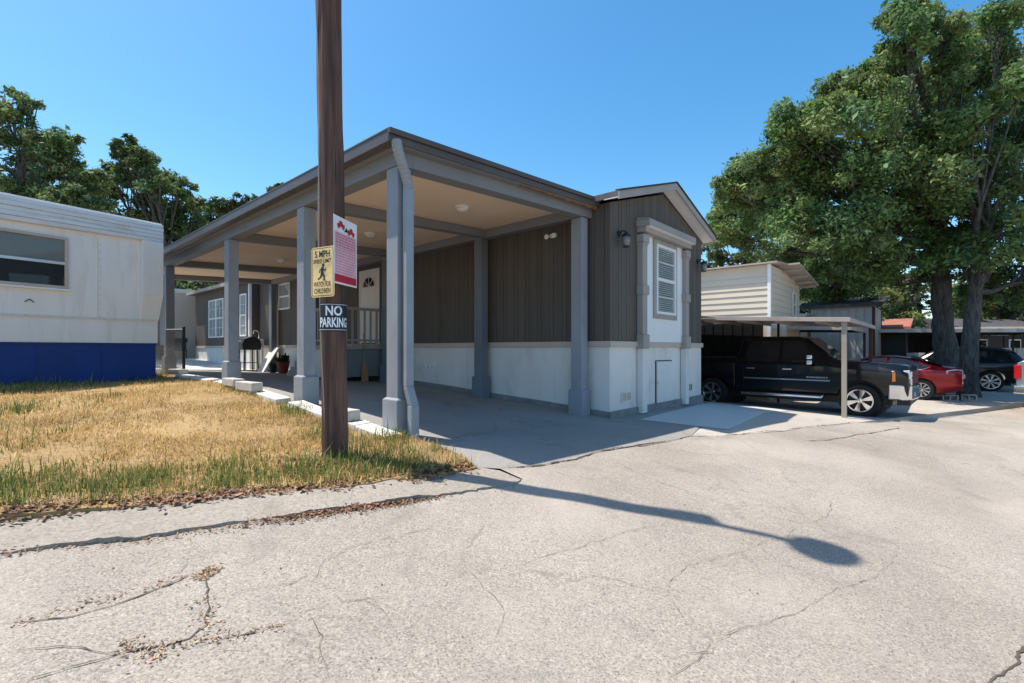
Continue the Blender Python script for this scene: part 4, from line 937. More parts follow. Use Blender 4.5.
def pickup(name,label,paintm,loc,yaw):
    t=thing(name,label,'pickup truck',loc,yaw); wb=3.64; r=.415
    zb_=.50; bl=1.18
    zk=lambda st:[(x,z0,b_*1.03 if b_>.6 else b_,(t_*1.055 if t_>1.5 else t_*1.03),a,c,d_) for x,z0,b_,t_,a,c,d_ in st]
    cab=[(.96,.62,.95,1.18,.86,.90,.80),(.93,.52,1.02,1.24,.93,.97,.86),(.80,.50,1.12,1.285,.97,1.0,.90),(.2,.50,1.15,1.33,.98,1.01,.92),(-.42,.50,1.20,1.37,.98,1.01,.90),(-.50,.50,1.22,1.39,.98,1.01,.88),
         (-1.25,.50,1.26,1.90,.98,1.01,.74),(-1.45,.50,1.26,1.945,.98,1.01,.73),(-2.3,.50,1.27,1.955,.98,1.01,.73),(-2.75,.50,1.28,1.90,.98,1.01,.74),(-2.93,.50,1.29,1.42,.98,1.01,.93),(-2.96,.50,1.29,1.40,.98,1.01,.95)]
    b=loft(zk(cab),'body',paintm,t,[(0,.43,.50)],0)
    md=b.modifiers.new('bv','BEVEL'); md.width=.025; md.segments=3; md.limit_method='ANGLE'; md.angle_limit=R(28)
    bed=[(-2.99,.52,1.28,1.40,.97,1.0,.95),(-4.7,.52,1.28,1.40,.97,1.0,.95),(-4.80,.55,1.26,1.40,.95,.98,.94),(-4.82,.60,1.24,1.39,.93,.96,.92)]
    q=loft(zk(bed),'bed',paintm,t,[(-wb,.43,.50)],0); md=q.modifiers.new('bv','BEVEL'); md.width=.02; md.segments=2; md.limit_method='ANGLE'; md.angle_limit=R(28)
    m=MB(); m.box(-4.72,-3.05,-.86,.86,1.435,1.45); m.build('bed_cover',M['plastic'],q)
    wf=lambda x,z: 1.0-max(0,(z-1.30))*.39
    sidepoly(t,'side_window',[(-1.02,1.34),(-1.75,1.34),(-1.75,1.93),(-1.38,1.93),(-1.18,1.76)],wf,M['glass'])
    sidepoly(t,'side_window',[(-1.83,1.34),(-2.62,1.35),(-2.68,1.60),(-2.58,1.93),(-1.83,1.93)],wf,M['glass'])
    m=MB(); m.hexa([(-.56,-.84,1.43),(-.56,.84,1.43),(-1.22,.68,1.98),(-1.22,-.68,1.98),(-.53,-.84,1.445),(-.53,.84,1.445),(-1.19,.68,1.995),(-1.19,-.68,1.995)]); m.build('windscreen',M['glass'],t)
    m=MB(); m.hexa([(-2.80,-.70,1.94),(-2.80,.70,1.94),(-2.92,.85,1.48),(-2.92,-.85,1.48),(-2.84,-.70,1.95),(-2.84,.70,1.95),(-2.96,.85,1.49),(-2.96,-.85,1.49)]); m.build('rear_window',M['glass'],t)
    for s in (-1,1):
        for xa,xb in ((-.62,-1.78),(-1.80,-2.72)):
            m=MB(); m.box(xb,xa,s*1.008-.004,s*1.008+.006,.86,.895); m.build('side_trim',M['chrome'],t)
            m=MB(); m.box(xb+.06,xb+.28,s*1.0-.005,s*1.03,1.14,1.175); m.build('door_handle',M['chrome'],t,bevel=.008)
            m=MB(); m.box(xb-.012,xb+.0,s*1.0-.02,s*1.011,.55,1.24); m.build('door_gap',M['black'],t)
        m=MB(); x=-.66
        for k in range(9): m.box(x-.05,x-.012,s*1.008-.004,s*1.008+.009,.935,.975); x-=.055
        m.build('door_badge',M['chrome'],t)
        m=MB(); m.tube([(-.75,s*1.0,.52),(-.80,s*1.10,.45),(-2.75,s*1.10,.45),(-2.80,s*1.0,.52)],.045,10); m.build('side_step',M['chrome'],t,True)
        m=MB(); m.box(-1.10,-1.02,min(s*1.0,s*1.12),max(s*1.0,s*1.12),1.28,1.33); mi=m.build('mirror_arm',M['plastic'],t)
        m=MB(); m.box(-1.12,-.98,min(s*1.09,s*1.27),max(s*1.09,s*1.27),1.28,1.56); m.build('mirror',M['plastic'],mi,bevel=.03)
        m=MB(); m.box(-1.10,-.968,min(s*1.10,s*1.278),max(s*1.10,s*1.278),1.30,1.40); m.box(-1.10,-.968,min(s*1.10,s*1.278),max(s*1.10,s*1.278),1.44,1.54); m.build('mirror_cap',M['chrome'],mi,bevel=.02)
        m=MB(); m.hexa([(.66,s*.985,.88),(.975,s*.90,.88),(.975,s*.60,.88),(.66,s*.80,.88),(.62,s*1.0,1.17),(.955,s*.90,1.19),(.955,s*.60,1.19),(.62,s*.80,1.17)]); m.build('headlight',M['lens_clear'],t,bevel=.015)
        m=MB(); m.hexa([(.70,s*.995,1.0),(.985,s*.905,1.0),(.985,s*.62,1.0),(.70,s*.80,1.0),(.70,s*.996,1.03),(.985,s*.906,1.03),(.985,s*.62,1.03),(.70,s*.80,1.03)]); m.build('headlight_bar',M['chrome'],t)
        m=MB(); m.box(.64,.70,min(s*.97,s*1.012),max(s*.97,s*1.012),.92,1.14); m.build('side_marker',M['lens_amber'],t)
        m=MB(); m.box(-4.845,-4.70,min(s*.86,s*1.0),max(s*.86,s*1.0),.95,1.32); m.build('tail_light',M['lens_red'],t,bevel=.02)
    m=MB(); m.box(.90,.985,-.72,.72,.78,1.17); g=m.build('grille',M['chrome'],t,bevel=.02)
    m=MB()
    for k in range(5): m.box(.97,.992,-.68,.68,.81+.07*k,.845+.07*k)
    m.build('grille_bar',M['plastic'],g)
    m=MB(); m.prism([(.82,-1.01,.48),(1.0,-.86,.48),(1.06,0,.48),(1.0,.86,.48),(.82,1.01,.48),(.56,1.02,.48),(.56,-1.02,.48)],(0,0,.36)); m.build('front_bumper',M['chrome'],t,bevel=.03)
    m=MB(); m.box(.72,.97,-.9,.9,.36,.50); m.build('air_dam',M['plastic'],t,bevel=.02)
    m=MB(); m.box(.985,1.03,-.55,-.35,.56,.66); m.box(.985,1.03,.35,.55,.56,.66); m.build('fog_lamp',M['lens_clear'],t)
    m=MB(); m.box(-4.98,-4.80,-.98,.98,.56,.78); rb_=m.build('rear_bumper',M['chrome'],t,bevel=.03)
    m=MB(); m.box(-4.99,-4.90,-.16,.16,.58,.72); m.build('plate_recess',M['plastic'],rb_)
    m=MB(); m.box(-4.85,-4.82,-.74,.74,.82,1.37); m.box(-4.87,-4.845,-.12,.12,1.18,1.26); m.build('tailgate',paintm,t,bevel=.015)
    m=MB(); m.box(-4.5,.6,-.55,.55,.30,.52); m.box(-.3,.3,-.85,.85,.34,.42); m.box(-wb-.1,-wb+.1,-.85,.85,.36,.48); m.lathe([(0,-.68),(.52,-.68),(.52,.68),(0,.68)],(0,0,.45),'y',20); m.lathe([(0,-.68),(.52,-.68),(.52,.68),(0,.68)],(-wb,0,.45),'y',20); m.build('chassis',M['black'],t)
    for x in (0,-wb):
        for s in (-1,1): wheel(t,x,s*.85,r,.28,.285,s,6,'chrome')
    return t
def hgt(p): return tz(p[0],p[1])
# black pickup: its left wheels stand on this line
fw=np.array([8.62,11.95]); dv=np.array([.715,-.699]); ctr=fw+np.array([.699,.715])*.98
pickup('pickup_truck','black crew cab pickup with chrome wheels parked under the low metal carport',M['carblack'],(ctr[0],ctr[1],hgt(ctr)+.0),math.atan2(dv[1],dv[0]))
# silver pickup at the right edge: only its rear corner is in the picture
rc=np.array([13.33,12.85]); fwd=Rd; ctr=rc+fwd*4.95+np.array([.457,-.889])*1.0
pickup('pickup_truck','silver pickup truck cut by the right edge, red tail light showing',M['carsilver'],(ctr[0],ctr[1],hgt(rc)),math.atan2(fwd[1],fwd[0]))
def sedan(name,label,cat,paintm,loc,yaw,suv=False):
    t=thing(name,label,cat,loc,yaw); 
    if not suv:
        wb=2.78;r=.335;rr_=.235
        st=[(.92,.34,.52,.62,.62,.66,.50),(.86,.24,.58,.70,.78,.82,.66),(.55,.20,.66,.80,.86,.90,.74),(0,.19,.74,.92,.88,.915,.76),(-.45,.19,.84,1.0,.88,.915,.74),(-.75,.19,.88,1.10,.88,.915,.72),(-1.35,.19,.90,1.42,.88,.915,.58),(-1.85,.19,.91,1.475,.88,.915,.56),(-2.4,.19,.93,1.44,.88,.915,.57),(-2.95,.20,.96,1.25,.87,.91,.62),(-3.35,.22,.98,1.10,.86,.90,.70),(-3.72,.30,.99,1.09,.82,.86,.70),(-3.83,.40,.94,1.04,.74,.78,.62)]
        cut=[(0,.335,.385),(-wb,.335,.385)]
    else:
        wb=2.95;r=.40;rr_=.30
        st=[(.92,.50,.80,.98,.80,.84,.68),(.86,.36,.88,1.04,.90,.94,.78),(.4,.30,.98,1.14,.95,.98,.84),(-.4,.30,1.06,1.22,.95,.98,.84),(-.6,.30,1.08,1.28,.95,.98,.80),(-1.25,.30,1.10,1.76,.95,.98,.70),(-2.0,.30,1.11,1.86,.95,.98,.69),(-3.0,.30,1.12,1.83,.95,.98,.69),(-3.55,.32,1.14,1.72,.94,.97,.70),(-3.85,.36,1.15,1.36,.92,.95,.76),(-3.98,.45,1.10,1.22,.86,.90,.74)]
        cut=[(0,.40,.46),(-wb,.40,.46)]
    b=loft(st,'body',paintm,t,cut,1)
    if suv: wbt,z0,sl=.965,1.10,.42
    else: wbt,z0,sl=.905,.92,.58
    wf=lambda x,z: wbt-max(0,z-z0)*sl
    k=1 if not suv else 0
    if not suv:
        sidepoly(t,'side_window',[(-.95,.97),(-1.88,.98),(-1.88,1.37),(-1.42,1.34)],wf,M['glass'],.03,.0)
        sidepoly(t,'side_window',[(-1.95,.98),(-2.78,1.02),(-2.98,1.10),(-2.70,1.22),(-2.35,1.34),(-1.95,1.375)],wf,M['glass'],.03,.0)
        for s in (-1,1):
            m=MB(); m.tube([(x,s*(wf(x,z)+.004),z) for x,z in [(-.95,.955),(-1.9,.965),(-2.8,1.0),(-3.04,1.10),(-2.72,1.245),(-2.35,1.365),(-1.9,1.40),(-1.42,1.365)]],.012,6); m.build('window_trim',M['chrome'],t)
        m=MB(); m.hexa([(-2.50,-.53,1.425),(-2.50,.53,1.425),(-3.30,.66,1.125),(-3.30,-.66,1.125),(-2.50,-.53,1.437),(-2.50,.53,1.437),(-3.30,.66,1.137),(-3.30,-.66,1.137)]); m.build('rear_window',M['glass'],t)
        m=MB(); m.hexa([(-.72,-.66,1.09),(-.72,.66,1.09),(-1.38,.52,1.425),(-1.38,-.52,1.425),(-.72,-.66,1.105),(-.72,.66,1.105),(-1.38,.52,1.437),(-1.38,-.52,1.437)]); m.build('windscreen',M['glass'],t)
        for s in (-1,1):
            m=MB(); m.prism([(-3.40,s*.895,.88),(-3.72,s*.80,.84),(-3.80,s*.70,.86),(-3.78,s*.70,1.0),(-3.62,s*.82,1.03),(-3.38,s*.89,.98)],(0,-s*.10,0)); m.build('tail_light',M['lens_clear'],t,bevel=.01)
            m=MB(); m.box(-2.72,-2.52,min(s*.90,s*.93),max(s*.90,s*.93),.84,.865); m.build('door_handle',paintm,t,bevel=.006)
        m=MB(); m.box(-3.86,-3.70,-.7,.7,.32,.42); m.build('bumper_insert',M['plastic'],t,bevel=.02)
        m=MB(); m.box(-3.85,-3.81,-.2,.2,.72,.84); m.build('number_plate',M['signwhite'],t)
    else:
        sidepoly(t,'side_window',[(-.85,1.16),(-1.75,1.16),(-1.75,1.68),(-1.32,1.66)],wf,M['glass'],.03,.01)
        sidepoly(t,'side_window',[(-1.83,1.16),(-2.65,1.17),(-2.65,1.70),(-1.83,1.70)],wf,M['glass'],.03,.01)
        sidepoly(t,'side_window',[(-2.73,1.18),(-3.5,1.22),(-3.42,1.55),(-3.2,1.66),(-2.73,1.69)],wf,M['glass'],.03,.01)
        m=MB(); m.hexa([(-3.58,-.62,1.66),(-3.58,.62,1.66),(-3.87,.72,1.28),(-3.87,-.72,1.28),(-3.60,-.62,1.67),(-3.60,.62,1.67),(-3.89,.72,1.29),(-3.89,-.72,1.29)]); m.build('rear_window',M['glass'],t)
        for s in (-1,1):
            m=MB(); m.box(-3.97,-3.78,min(s*.72,s*.93),max(s*.72,s*.93),.98,1.2); m.build('tail_light',M['lens_red'],t,bevel=.02)
        m=MB(); m.box(-4.02,-3.85,-.85,.85,.46,.62); m.build('rear_bumper',M['plastic'],t,bevel=.03)
    for s in (-1,1):
        m=MB(); m.box(-.98,-.84,min(s*.93,s*1.10),max(s*.93,s*1.10),z0+.04,z0+.17); m.build('mirror',paintm,t,bevel=.03)
    m=MB(); m.box(-wb-.6,.6,-.6,.6,.16 if not suv else .24,.3 if not suv else .42)
    for x in (0,-wb): m.lathe([(0,-.62),(.40,-.62),(.40,.62),(0,.62)],(x,0,.40 if not suv else .46),'y',20)
    m.build('underbody',M['black'],t)
    for x in (0,-wb):
        for s in (-1,1): wheel(t,x,s*(.79 if not suv else .85),r,.22,rr_,s,10 if not suv else 8,'rim')
    return t
# red sedan, nose away from the road
rw=np.array([13.5,15.9]); nose=Ax*1.0; sd=np.array([nose[1],-nose[0]])   # sd: to the car's right
ctr=rw+nose*2.78+sd*.80
sedan('sedan_car','dark red sedan with silver wheels, its rear by the oak trunk','car',M['carred'],(ctr[0],ctr[1],hgt(rw)),math.atan2(nose[1],nose[0]))
rw=np.array([19.25,19.4]); ctr=rw+nose*2.95+sd*.85
sedan('suv_car','black sport utility vehicle parked behind the oak trunks','car',M['carblack'],(ctr[0],ctr[1],hgt(rw)),math.atan2(nose[1],nose[0]),True)

# ------------------------------------------------------------------ sheds and canopies in the background on the right
SP=np.array([15.9,21.2]); gz=hgt(SP)
sh=thing('storage_shed','pale corrugated metal shed with dark shingle roof beyond the low carport','shed',(SP[0],SP[1],gz),RZ)
m=MB(); m.box(0,3.0,0,2.35,-.2,3.55); m.build('wall',M['corr'],sh)
m=MB()
for v in np.arange(.05,2.3,.30): m.box(-.03,-.001,v,v+.22,-.1,3.52)
for u in np.arange(.05,2.9,.30): m.box(u,u+.22,-.03,-.001,-.1,3.52)
m.build('wall_rib',M['corr'],sh)
m=MB(); m.hexa([(-.35,-.35,3.52),(3.2,-.35,4.1),(3.2,2.8,4.1),(-.35,2.8,3.52),(-.35,-.35,3.64),(3.2,-.35,4.22),(3.2,2.8,4.22),(-.35,2.8,3.64)]); m.build('roof',M['roofdark'],sh)
m=MB(); m.box(-.05,.06,-.06,.05,-.1,3.5); m.build('corner_trim',M['redmetal'],sh); m=MB(); m.box(2.95,3.06,-.06,.05,-.1,3.5); m.build('corner_trim',M['redmetal'],sh)
SP=np.array([13.0,21.6]); gz=hgt(SP)
ls=thing('lean_to','low beige lean-to with a pale sheet roof attached beside the corrugated shed','lean-to',(SP[0],SP[1],gz),RZ)
m=MB(); m.box(0.1,2.5,.1,2.6,-.2,3.05); m.build('wall',M['beigewall'],ls)
m=MB(); m.hexa([(-.2,-.2,3.08),(2.6,-.2,3.3),(2.6,2.8,3.3),(-.2,2.8,3.08),(-.2,-.2,3.16),(2.6,-.2,3.38),(2.6,2.8,3.38),(-.2,2.8,3.16)]); m.build('roof',M['corr'],ls)
for v in (0.1,1.2,2.4): m=MB(); m.box(.0,.09,v,v+.10,-.1,3.08); m.build('post',M['redmetal'],ls)
# canopies: things of one maker
def canopy(label,p,w,d,h,rz,roofm,postm,slope=.03,group=None,sides=()):
    gz=hgt(p); t=thing('metal_carport',label,'carport',(p[0],p[1],gz),rz,group)
    m=MB(); z=lambda x,y:h+slope*y
    m.hexa([(0,0,z(0,0)),(w,0,z(w,0)),(w,d,z(w,d)),(0,d,z(0,d)),(0,0,z(0,0)+.03),(w,0,z(w,0)+.03),(w,d,z(w,d)+.03),(0,d,z(0,d)+.03)]); r_=m.build('roof_sheet',M[roofm],t)
    m=MB(); m.box(-.03,w+.03,-.04,-.001,h-.10,h+.05)
    m.hexa([(-.04,0,h-.1),(-.001,0,h-.1),(-.001,d,z(0,d)-.1),(-.04,d,z(0,d)-.1),(-.04,0,h+.05),(-.001,0,h+.05),(-.001,d,z(0,d)+.05),(-.04,d,z(0,d)+.05)]); m.build('edge_beam',M[roofm],t)
    m=MB()
    for x in np.arange(.3,w,1.0): m.hexa([(x,0,z(x,0)-.08),(x+.05,0,z(x,0)-.08),(x+.05,d,z(x,d)-.08),(x,d,z(x,d)-.08),(x,0,z(x,0)-.003),(x+.05,0,z(x,0)-.003),(x+.05,d,z(x,d)-.003),(x,d,z(x,d)-.003)])
    m.build('purlin',M['darkmetal'],t)
    for x in (.12,w-.12):
        for y in (.12,d-.12): m=MB(); m.box(x-.04,x+.04,y-.04,y+.04,-.3,z(x,y)-.004); m.build('post',M[postm],t)
    return t
q=H(12.2,-2.0); canopy('narrow pale edged metal canopy on a dark red post behind the red sedan',q,5.2,5.5,2.42,RZ,'canopy','redmetal',.03)
q=np.array([20.6,19.0]); canopy('wide grey metal canopy on dark posts over the black sport utility vehicle',q,6.5,6.0,2.50,RZ,'galv','darkmetal',.02)
q=np.array([20.0,24.5]); canopy('long silver metal canopy behind the oak trunks',q,11,5,2.55,R(25),'galv','darkmetal',.02)
q=np.array([24.8,20.2]); canopy('pale tan metal canopy at the far right edge',q,5,5,2.7,R(30),'canopy','darkmetal',.03)
SP=np.array([18.7,22.9]); gz=hgt(SP); t=thing('garden_shed','small shed with an orange roof between the corrugated shed and oak','shed',(SP[0],SP[1],gz),RZ)
m=MB(); m.box(0,2,0,2.2,-.2,2.6); m.build('wall',M['plastic'],t)
m=MB(); m.hexa([(-.2,-.2,2.6),(2.2,-.2,3.1),(2.2,2.4,3.1),(-.2,2.4,2.6),(-.2,-.2,2.72),(2.2,-.2,3.22),(2.2,2.4,3.22),(-.2,2.4,2.72)]); m.build('roof',M['tile'],t)
# pale picket fence sections far right
p=np.array([24.2,26.2]); gz=hgt(p); t=thing('picket_fence','pale vertical board fence seen beyond the canopies at the far right','fence',(p[0],p[1],gz),R(-18))
m=MB(); m.box(0,9,.03,.07,.3,.4);m.box(0,9,.03,.07,1.3,1.4); m.build('rail',M['white'],t)
m=MB()
for x in np.arange(0,9,.16): m.box(x,x+.13,0,.028,.05,1.75)
m.build('boards',M['bluewhite'],t)
# dark trailer homes closing the background
for i,(p,w,h,rz,mt,lab) in enumerate([((17.3,29.0),9.5,3.0,28,'plastic','long dark mobile home far behind the orange roofed shed'),((27.5,29.5),14,3.0,10,'darkmetal','dark mobile home far behind the picket fence')]):
    gz=hgt(p); t=thing('mobile_home',lab,'mobile home',(p[0],p[1],gz),R(rz))
    m=MB(); m.box(0,w,0,4,-.3,h); m.build('wall',M[mt],t)
    m=MB(); m.prism([(-.2,-.3,h),(-.2,4.3,h),(-.2,2,h+.7)],(w+.4,0,0)); m.build('roof',M['roofdark'],t)
    for x in np.arange(1,w-1,2.6):
        m=MB(); m.box(x,x+.9,-.04,-.0,1.2,2.3); f_=m.build('window',M['white'],t); m=MB(); m.box(x+.06,x+.84,-.05,-.041,1.26,2.24); m.build('pane',M['glass'],f_)
# things under the red posted canopy
pot_plant('potted_palm','yellow green potted palm under the canopy left of the red sedan roof',np.array([15.55,19.2]),'plastic',.24,.75,(.16,.17,.03),110,.85)
for i,(px_,lab) in enumerate(((15.95,'grey board leaning under the canopy, leftmost of three'),(16.45,'grey board leaning under the canopy, middle one of three'),(16.95,'grey board leaning under the canopy, rightmost of three'))):
    p=np.array([px_+1.0,20.3+.25*i]); t=thing('scrap_board',lab,'board',(p[0],p[1],hgt(p)),RZ-1.0,'grey boards leaning under the canopy')
    m=MB(); m.hexa([(0,0,0),(.45,0,0),(.45,.03,0),(0,.03,0),(.0,.5,1.5),(.45,.5,1.5),(.45,.53,1.5),(0,.53,1.5)]); m.build('board',M['taupe'],t,bevel=.01)
# block by the tree
p=np.array([15.05,15.9]); 
for i,(dx,dy,lab) in enumerate(((0,0,'grey hollow concrete block at the foot of the right oak trunk'),(-.75,-.15,'dark stone block behind the rear bumper of the red sedan'))):
    m=MB(); m.box(-.2,.2,-.1,.1,0,.03);m.box(-.2,.2,-.1,.1,.16,.19);m.box(-.2,-.16,-.1,.1,.03,.16);m.box(.16,.2,-.1,.1,.03,.16);m.box(-.02,.02,-.1,.1,.03,.16)
    o=m.build('concrete_block',M['stone'],None,bevel=.006); q=p+np.array([dx,dy]); o.location=(q[0],q[1],hgt(q)); o.rotation_euler=(0,0,R(-30)); tag(o,lab,'block','blocks at the foot of the oaks')

# ------------------------------------------------------------------ trees
def leaves(centers, radii, counts, size, cols, flat=.75, seed=0):
    g=np.random.default_rng(seed); V=[];CC=[]
    for c,r,n,cl in zip(centers,radii,counts,cols):
        d=g.normal(0,1,(n,3)); d/=np.linalg.norm(d,axis=1)[:,None]; rad=r*np.clip(g.normal(.72,.25,n),.05,1.25)
        P=np.array(c)+d*rad[:,None]*np.array([1,1,flat])
        nrm=d*.5+g.normal(0,.6,(n,3))+np.array([0,0,.45]); nrm/=np.linalg.norm(nrm,axis=1)[:,None]
        a=np.cross(nrm,g.normal(0,1,(n,3))); a/=np.linalg.norm(a,axis=1)[:,None]+1e-9; b=np.cross(nrm,a)
        s=size*g.gamma(7,.14,n)[:,None]
        q=np.stack([P-a*s,P-b*s*.42+nrm*s*.12,P+a*s,P+b*s*.42+nrm*s*.12],1)
        V.append(q.reshape(-1,3)); k=np.array(cl)*g.uniform(.5,1.5,(n,1))*np.c_[g.uniform(.85,1.25,n),np.ones(n),g.uniform(.7,1.2,n)]
        CC.append(np.repeat(k,4,0))
    return np.concatenate(V),np.concatenate(CC)
def tree(name,label,base,trunk_pts,trunk_r,lobes,nsub,nleaf,size,col,seed,group=None,flat=.8,bark='bark'):
    g=np.random.default_rng(seed); gz=hgt(base); t=thing(name,label,'tree',(base[0],base[1],gz),0,group); o=np.array([base[0],base[1],gz])
    tp=[Vector(p) for p in trunk_pts]; m=MB()
    pts=[];rr=[]
    ns=len(tp)*4
    for k in range(ns+1):
        f_=k/ns*(len(tp)-1); i=min(int(f_),len(tp)-2); u=f_-i; pts.append(tp[i].lerp(tp[i+1],u)+Vector(g.normal(0,trunk_r*.06,3)))
        h=k/ns; rr.append(trunk_r*(1.0-.55*h)*(1+.32*math.exp(-h*16))*(1+g.normal(0,.04)))
    m.tube(pts,rr,14)
    cs=[];rs=[];ct=[];cc=[]
    for (x,y,z,r) in lobes:
        c=np.array([x,y,z])-o
        # limb from the trunk to the lobe
        k0=int(ns*g.uniform(.55,.98)); p0=pts[k0]; c3=Vector(c); r0=min(rr[k0]*.6,trunk_r*.42)
        mid=p0.lerp(c3,.5)+Vector((g.normal(0,.25),g.normal(0,.25),-.12*(c3-p0).length+g.normal(0,.15)))
        L_=[]
        for j in range(9):
            s=j/8; L_.append(p0*(1-s)**2+mid*2*s*(1-s)+c3*s*s+Vector(g.normal(0,.05,3)))
        m.tube(L_,[max(.018,r0*(1-.85*j/8)) for j in range(9)],7)
        for q in range(nsub):
            d=g.normal(0,1,3); d/=np.linalg.norm(d); d[2]*=.85
            sc=c+d*r*g.uniform(.25,1.0); sr=r*g.uniform(.16,.40)
            cs.append(sc); rs.append(sr); ct.append(int(nleaf*(sr/(.31*r))**2*(r)**1.0)); cc.append(np.array(col)*g.uniform(.78,1.25)*np.array([g.uniform(.85,1.2),1,g.uniform(.8,1.1)]))
            if q%2==0:
                j=int(g.integers(4,9)); a=L_[j]; b=Vector(sc); md_=a.lerp(b,.5)+Vector(g.normal(0,.12*r,3)); m.tube([a,md_,b],[.05*r**.5,.03,.012],5)
    m.build('trunk',M[bark],t,'auto')
    V,CC=leaves(cs,rs,ct,size,cc,flat,seed+5)
    raw('crown',V,np.arange(len(V)).reshape(-1,4),M['leaf'],CC,t)
    return t,len(V)//4
def pl(lst,d0,spread,seed):                   # lobes: where each one stands, from its bearing, height and distance
    g=np.random.default_rng(seed); out=[]
    for e in lst:
        px,py,rp=e[:3]; d=(e[3] if len(e)>3 else d0)+g.uniform(-spread,spread); out.append(((px-512)/F*d,d,CZ+(HZ-py)/F*d,rp/F*d))
    return out
OAK=(.130,.215,.085)
b1=(17.4,19.2); 
L1=pl([(905,15,30),(935,45,42),(880,75,38),(920,95,50),(850,115,48),(800,125,34),(880,160,58),(815,175,50,20),(765,180,42,21),(733,195,30,22),(728,232,28,24),(775,240,46,23),(830,235,52),(890,235,52),(765,275,26,25),(845,285,34,21),(930,180,50),(940,255,40),(805,272,32,24),(760,205,34,23),(805,225,40,22),(865,265,36),(772,150,34,19.5),(745,182,30,21),(722,212,26,23),(832,98,36),(865,78,32),(790,135,30,19),(905,35,36),(815,150,40),(850,190,46),(785,215,36,21)],18.0,2.2,3)
print(tree('oak_tree','big spreading oak, the left trunk of the pair behind the red sedan',b1,[(0,0,-.3),(-.1,0,1.5),(-.22,.05,3.2),(-.35,0,5.0),(-.5,-.1,7.2),(-.3,0,9.5)],.43,L1,19,200,.082,OAK,21,'pair of big oaks'))
b2=(16.25,17.2)
L2=pl([(965,60,46),(1000,35,42),(1050,70,60),(985,110,48),(1030,130,55),(990,175,46),(1050,200,55),(1005,235,42),(960,215,36),(1040,270,42),(985,285,26),(1080,130,60),(950,130,40),(1010,75,35)],17.3,1.8,4)
print(tree('oak_tree','dark oak whose trunk stands right of the red sedan, rightmost of the pair',b2,[(0,0,-.3),(.03,0,1.2),(.15,0,2.6),(.40,.1,4.2),(.7,.2,6.5),(.6,.3,9)],.29,L2,19,200,.082,OAK,22,'pair of big oaks'))
# branch hanging low, farther trees
L3=pl([(715,235,20),(745,255,28),(790,262,30),(845,275,34),(880,268,28),(720,265,22),(830,250,30),(770,272,26)],27,1.5,5)
tree('shade_tree','bushy green tree showing behind the beige neighbouring home',(15.5,27.5),[(0,0,-.2),(0,0,2),(.1,0,4)],.3,L3,12,42,.15,(.075,.11,.04),23)
L4=pl([(895,295,28),(920,285,24),(875,310,20),(905,318,22),(858,300,16)],30,1.0,6)
tree('shade_tree','sunlit light green tree between the corrugated shed and left oak trunk',(24.0,30.5),[(0,0,-.2),(0,0,2),(.1,0,3)],.25,L4,14,45,.15,(.125,.17,.06),24)
L5=pl([(960,295,26),(985,305,22),(1010,300,26),(1035,300,30),(965,318,16)],33,1.0,7)
tree('shade_tree','sunlit light green tree seen right of the right oak trunk',(32.0,34.0),[(0,0,-.2),(0,0,2),(.1,0,3)],.25,L5,14,45,.16,(.115,.16,.055),25)
OL=(.105,.170,.068)
L6=pl([(15,125,34),(-30,120,45),(45,150,30),(10,170,40),(70,180,30),(-30,180,40),(40,205,34),(-70,150,50),(85,205,20),(25,105,16),(60,142,16),(90,180,18),(75,200,26),(20,205,34),(50,225,30)],18,1.2,8)
tree('tree','tall dark green tree behind the trailer, leftmost',(-19,18.5),[(0,0,-.2),(0,0,3),(.1,0,6),(.2,0,8)],.32,L6,16,150,.078,OL,26,'trees behind the trailer')
L7=pl([(130,160,20),(115,180,24),(150,182,24),(135,205,32),(165,210,26),(180,225,24),(105,215,28),(195,205,18),(120,150,11),(178,190,16),(95,190,22),(145,160,18),(160,185,20),(110,235,24),(150,235,26),(185,240,22),(130,140,8)],21,1.2,9)
tree('tree','dark green tree between the trailer roof and the carport eave',(-15.6,21.5),[(0,0,-.2),(0,0,3),(.1,0,5.5)],.26,L7,15,130,.085,OL,27,'trees behind the trailer')
L8=pl([(205,215,18),(225,210,18),(215,240,18),(240,205,12),(195,235,16),(255,205,10),(275,190,10),(220,232,16),(280,198,9),(252,225,14)],27,1,10)
tree('tree','farther green tree whose top shows above the carport eave',(-15.6,28),[(0,0,-.2),(0,0,3),(.1,0,5.5)],.25,L8,14,80,.11,(.065,.10,.038),28,'trees behind the trailer')
L9=pl([(180,283,13),(205,278,14),(160,280,14),(192,290,12),(220,276,14),(175,268,12)],30,.5,12)
tree('tree','low dark tree seen under the carport roof beyond the beige outbuilding',(-20.0,30),[(0,0,-.2),(0,0,3)],.2,L9,12,45,.16,OL,29)
# far wood closing the view
V=[];C_=[]
gq=np.random.default_rng(40); cs=[];rs=[];ct=[];cc=[]
for i in range(70):
    a=R(gq.uniform(-62,62)); d=gq.uniform(48,62); x,y=d*math.sin(a),d*math.cos(a); h=gq.uniform(5.0,8.0); r=gq.uniform(2.2,3.6)
    for k in range(4): cs.append((x+gq.normal(0,1.5),y+gq.normal(0,1.5),tz(x,y)+h*(.15+.25*k))); rs.append(r*(1-.12*k)); ct.append(330); cc.append(np.array((.055,.085,.035))*gq.uniform(.7,1.3))
V,CC=leaves(cs,rs,ct,.34,cc,.9,41); w=raw('woods',V,np.arange(len(V)).reshape(-1,4),M['leaf'],CC); tag(w,'distant belt of green woods closing the view','woods',None,'stuff')

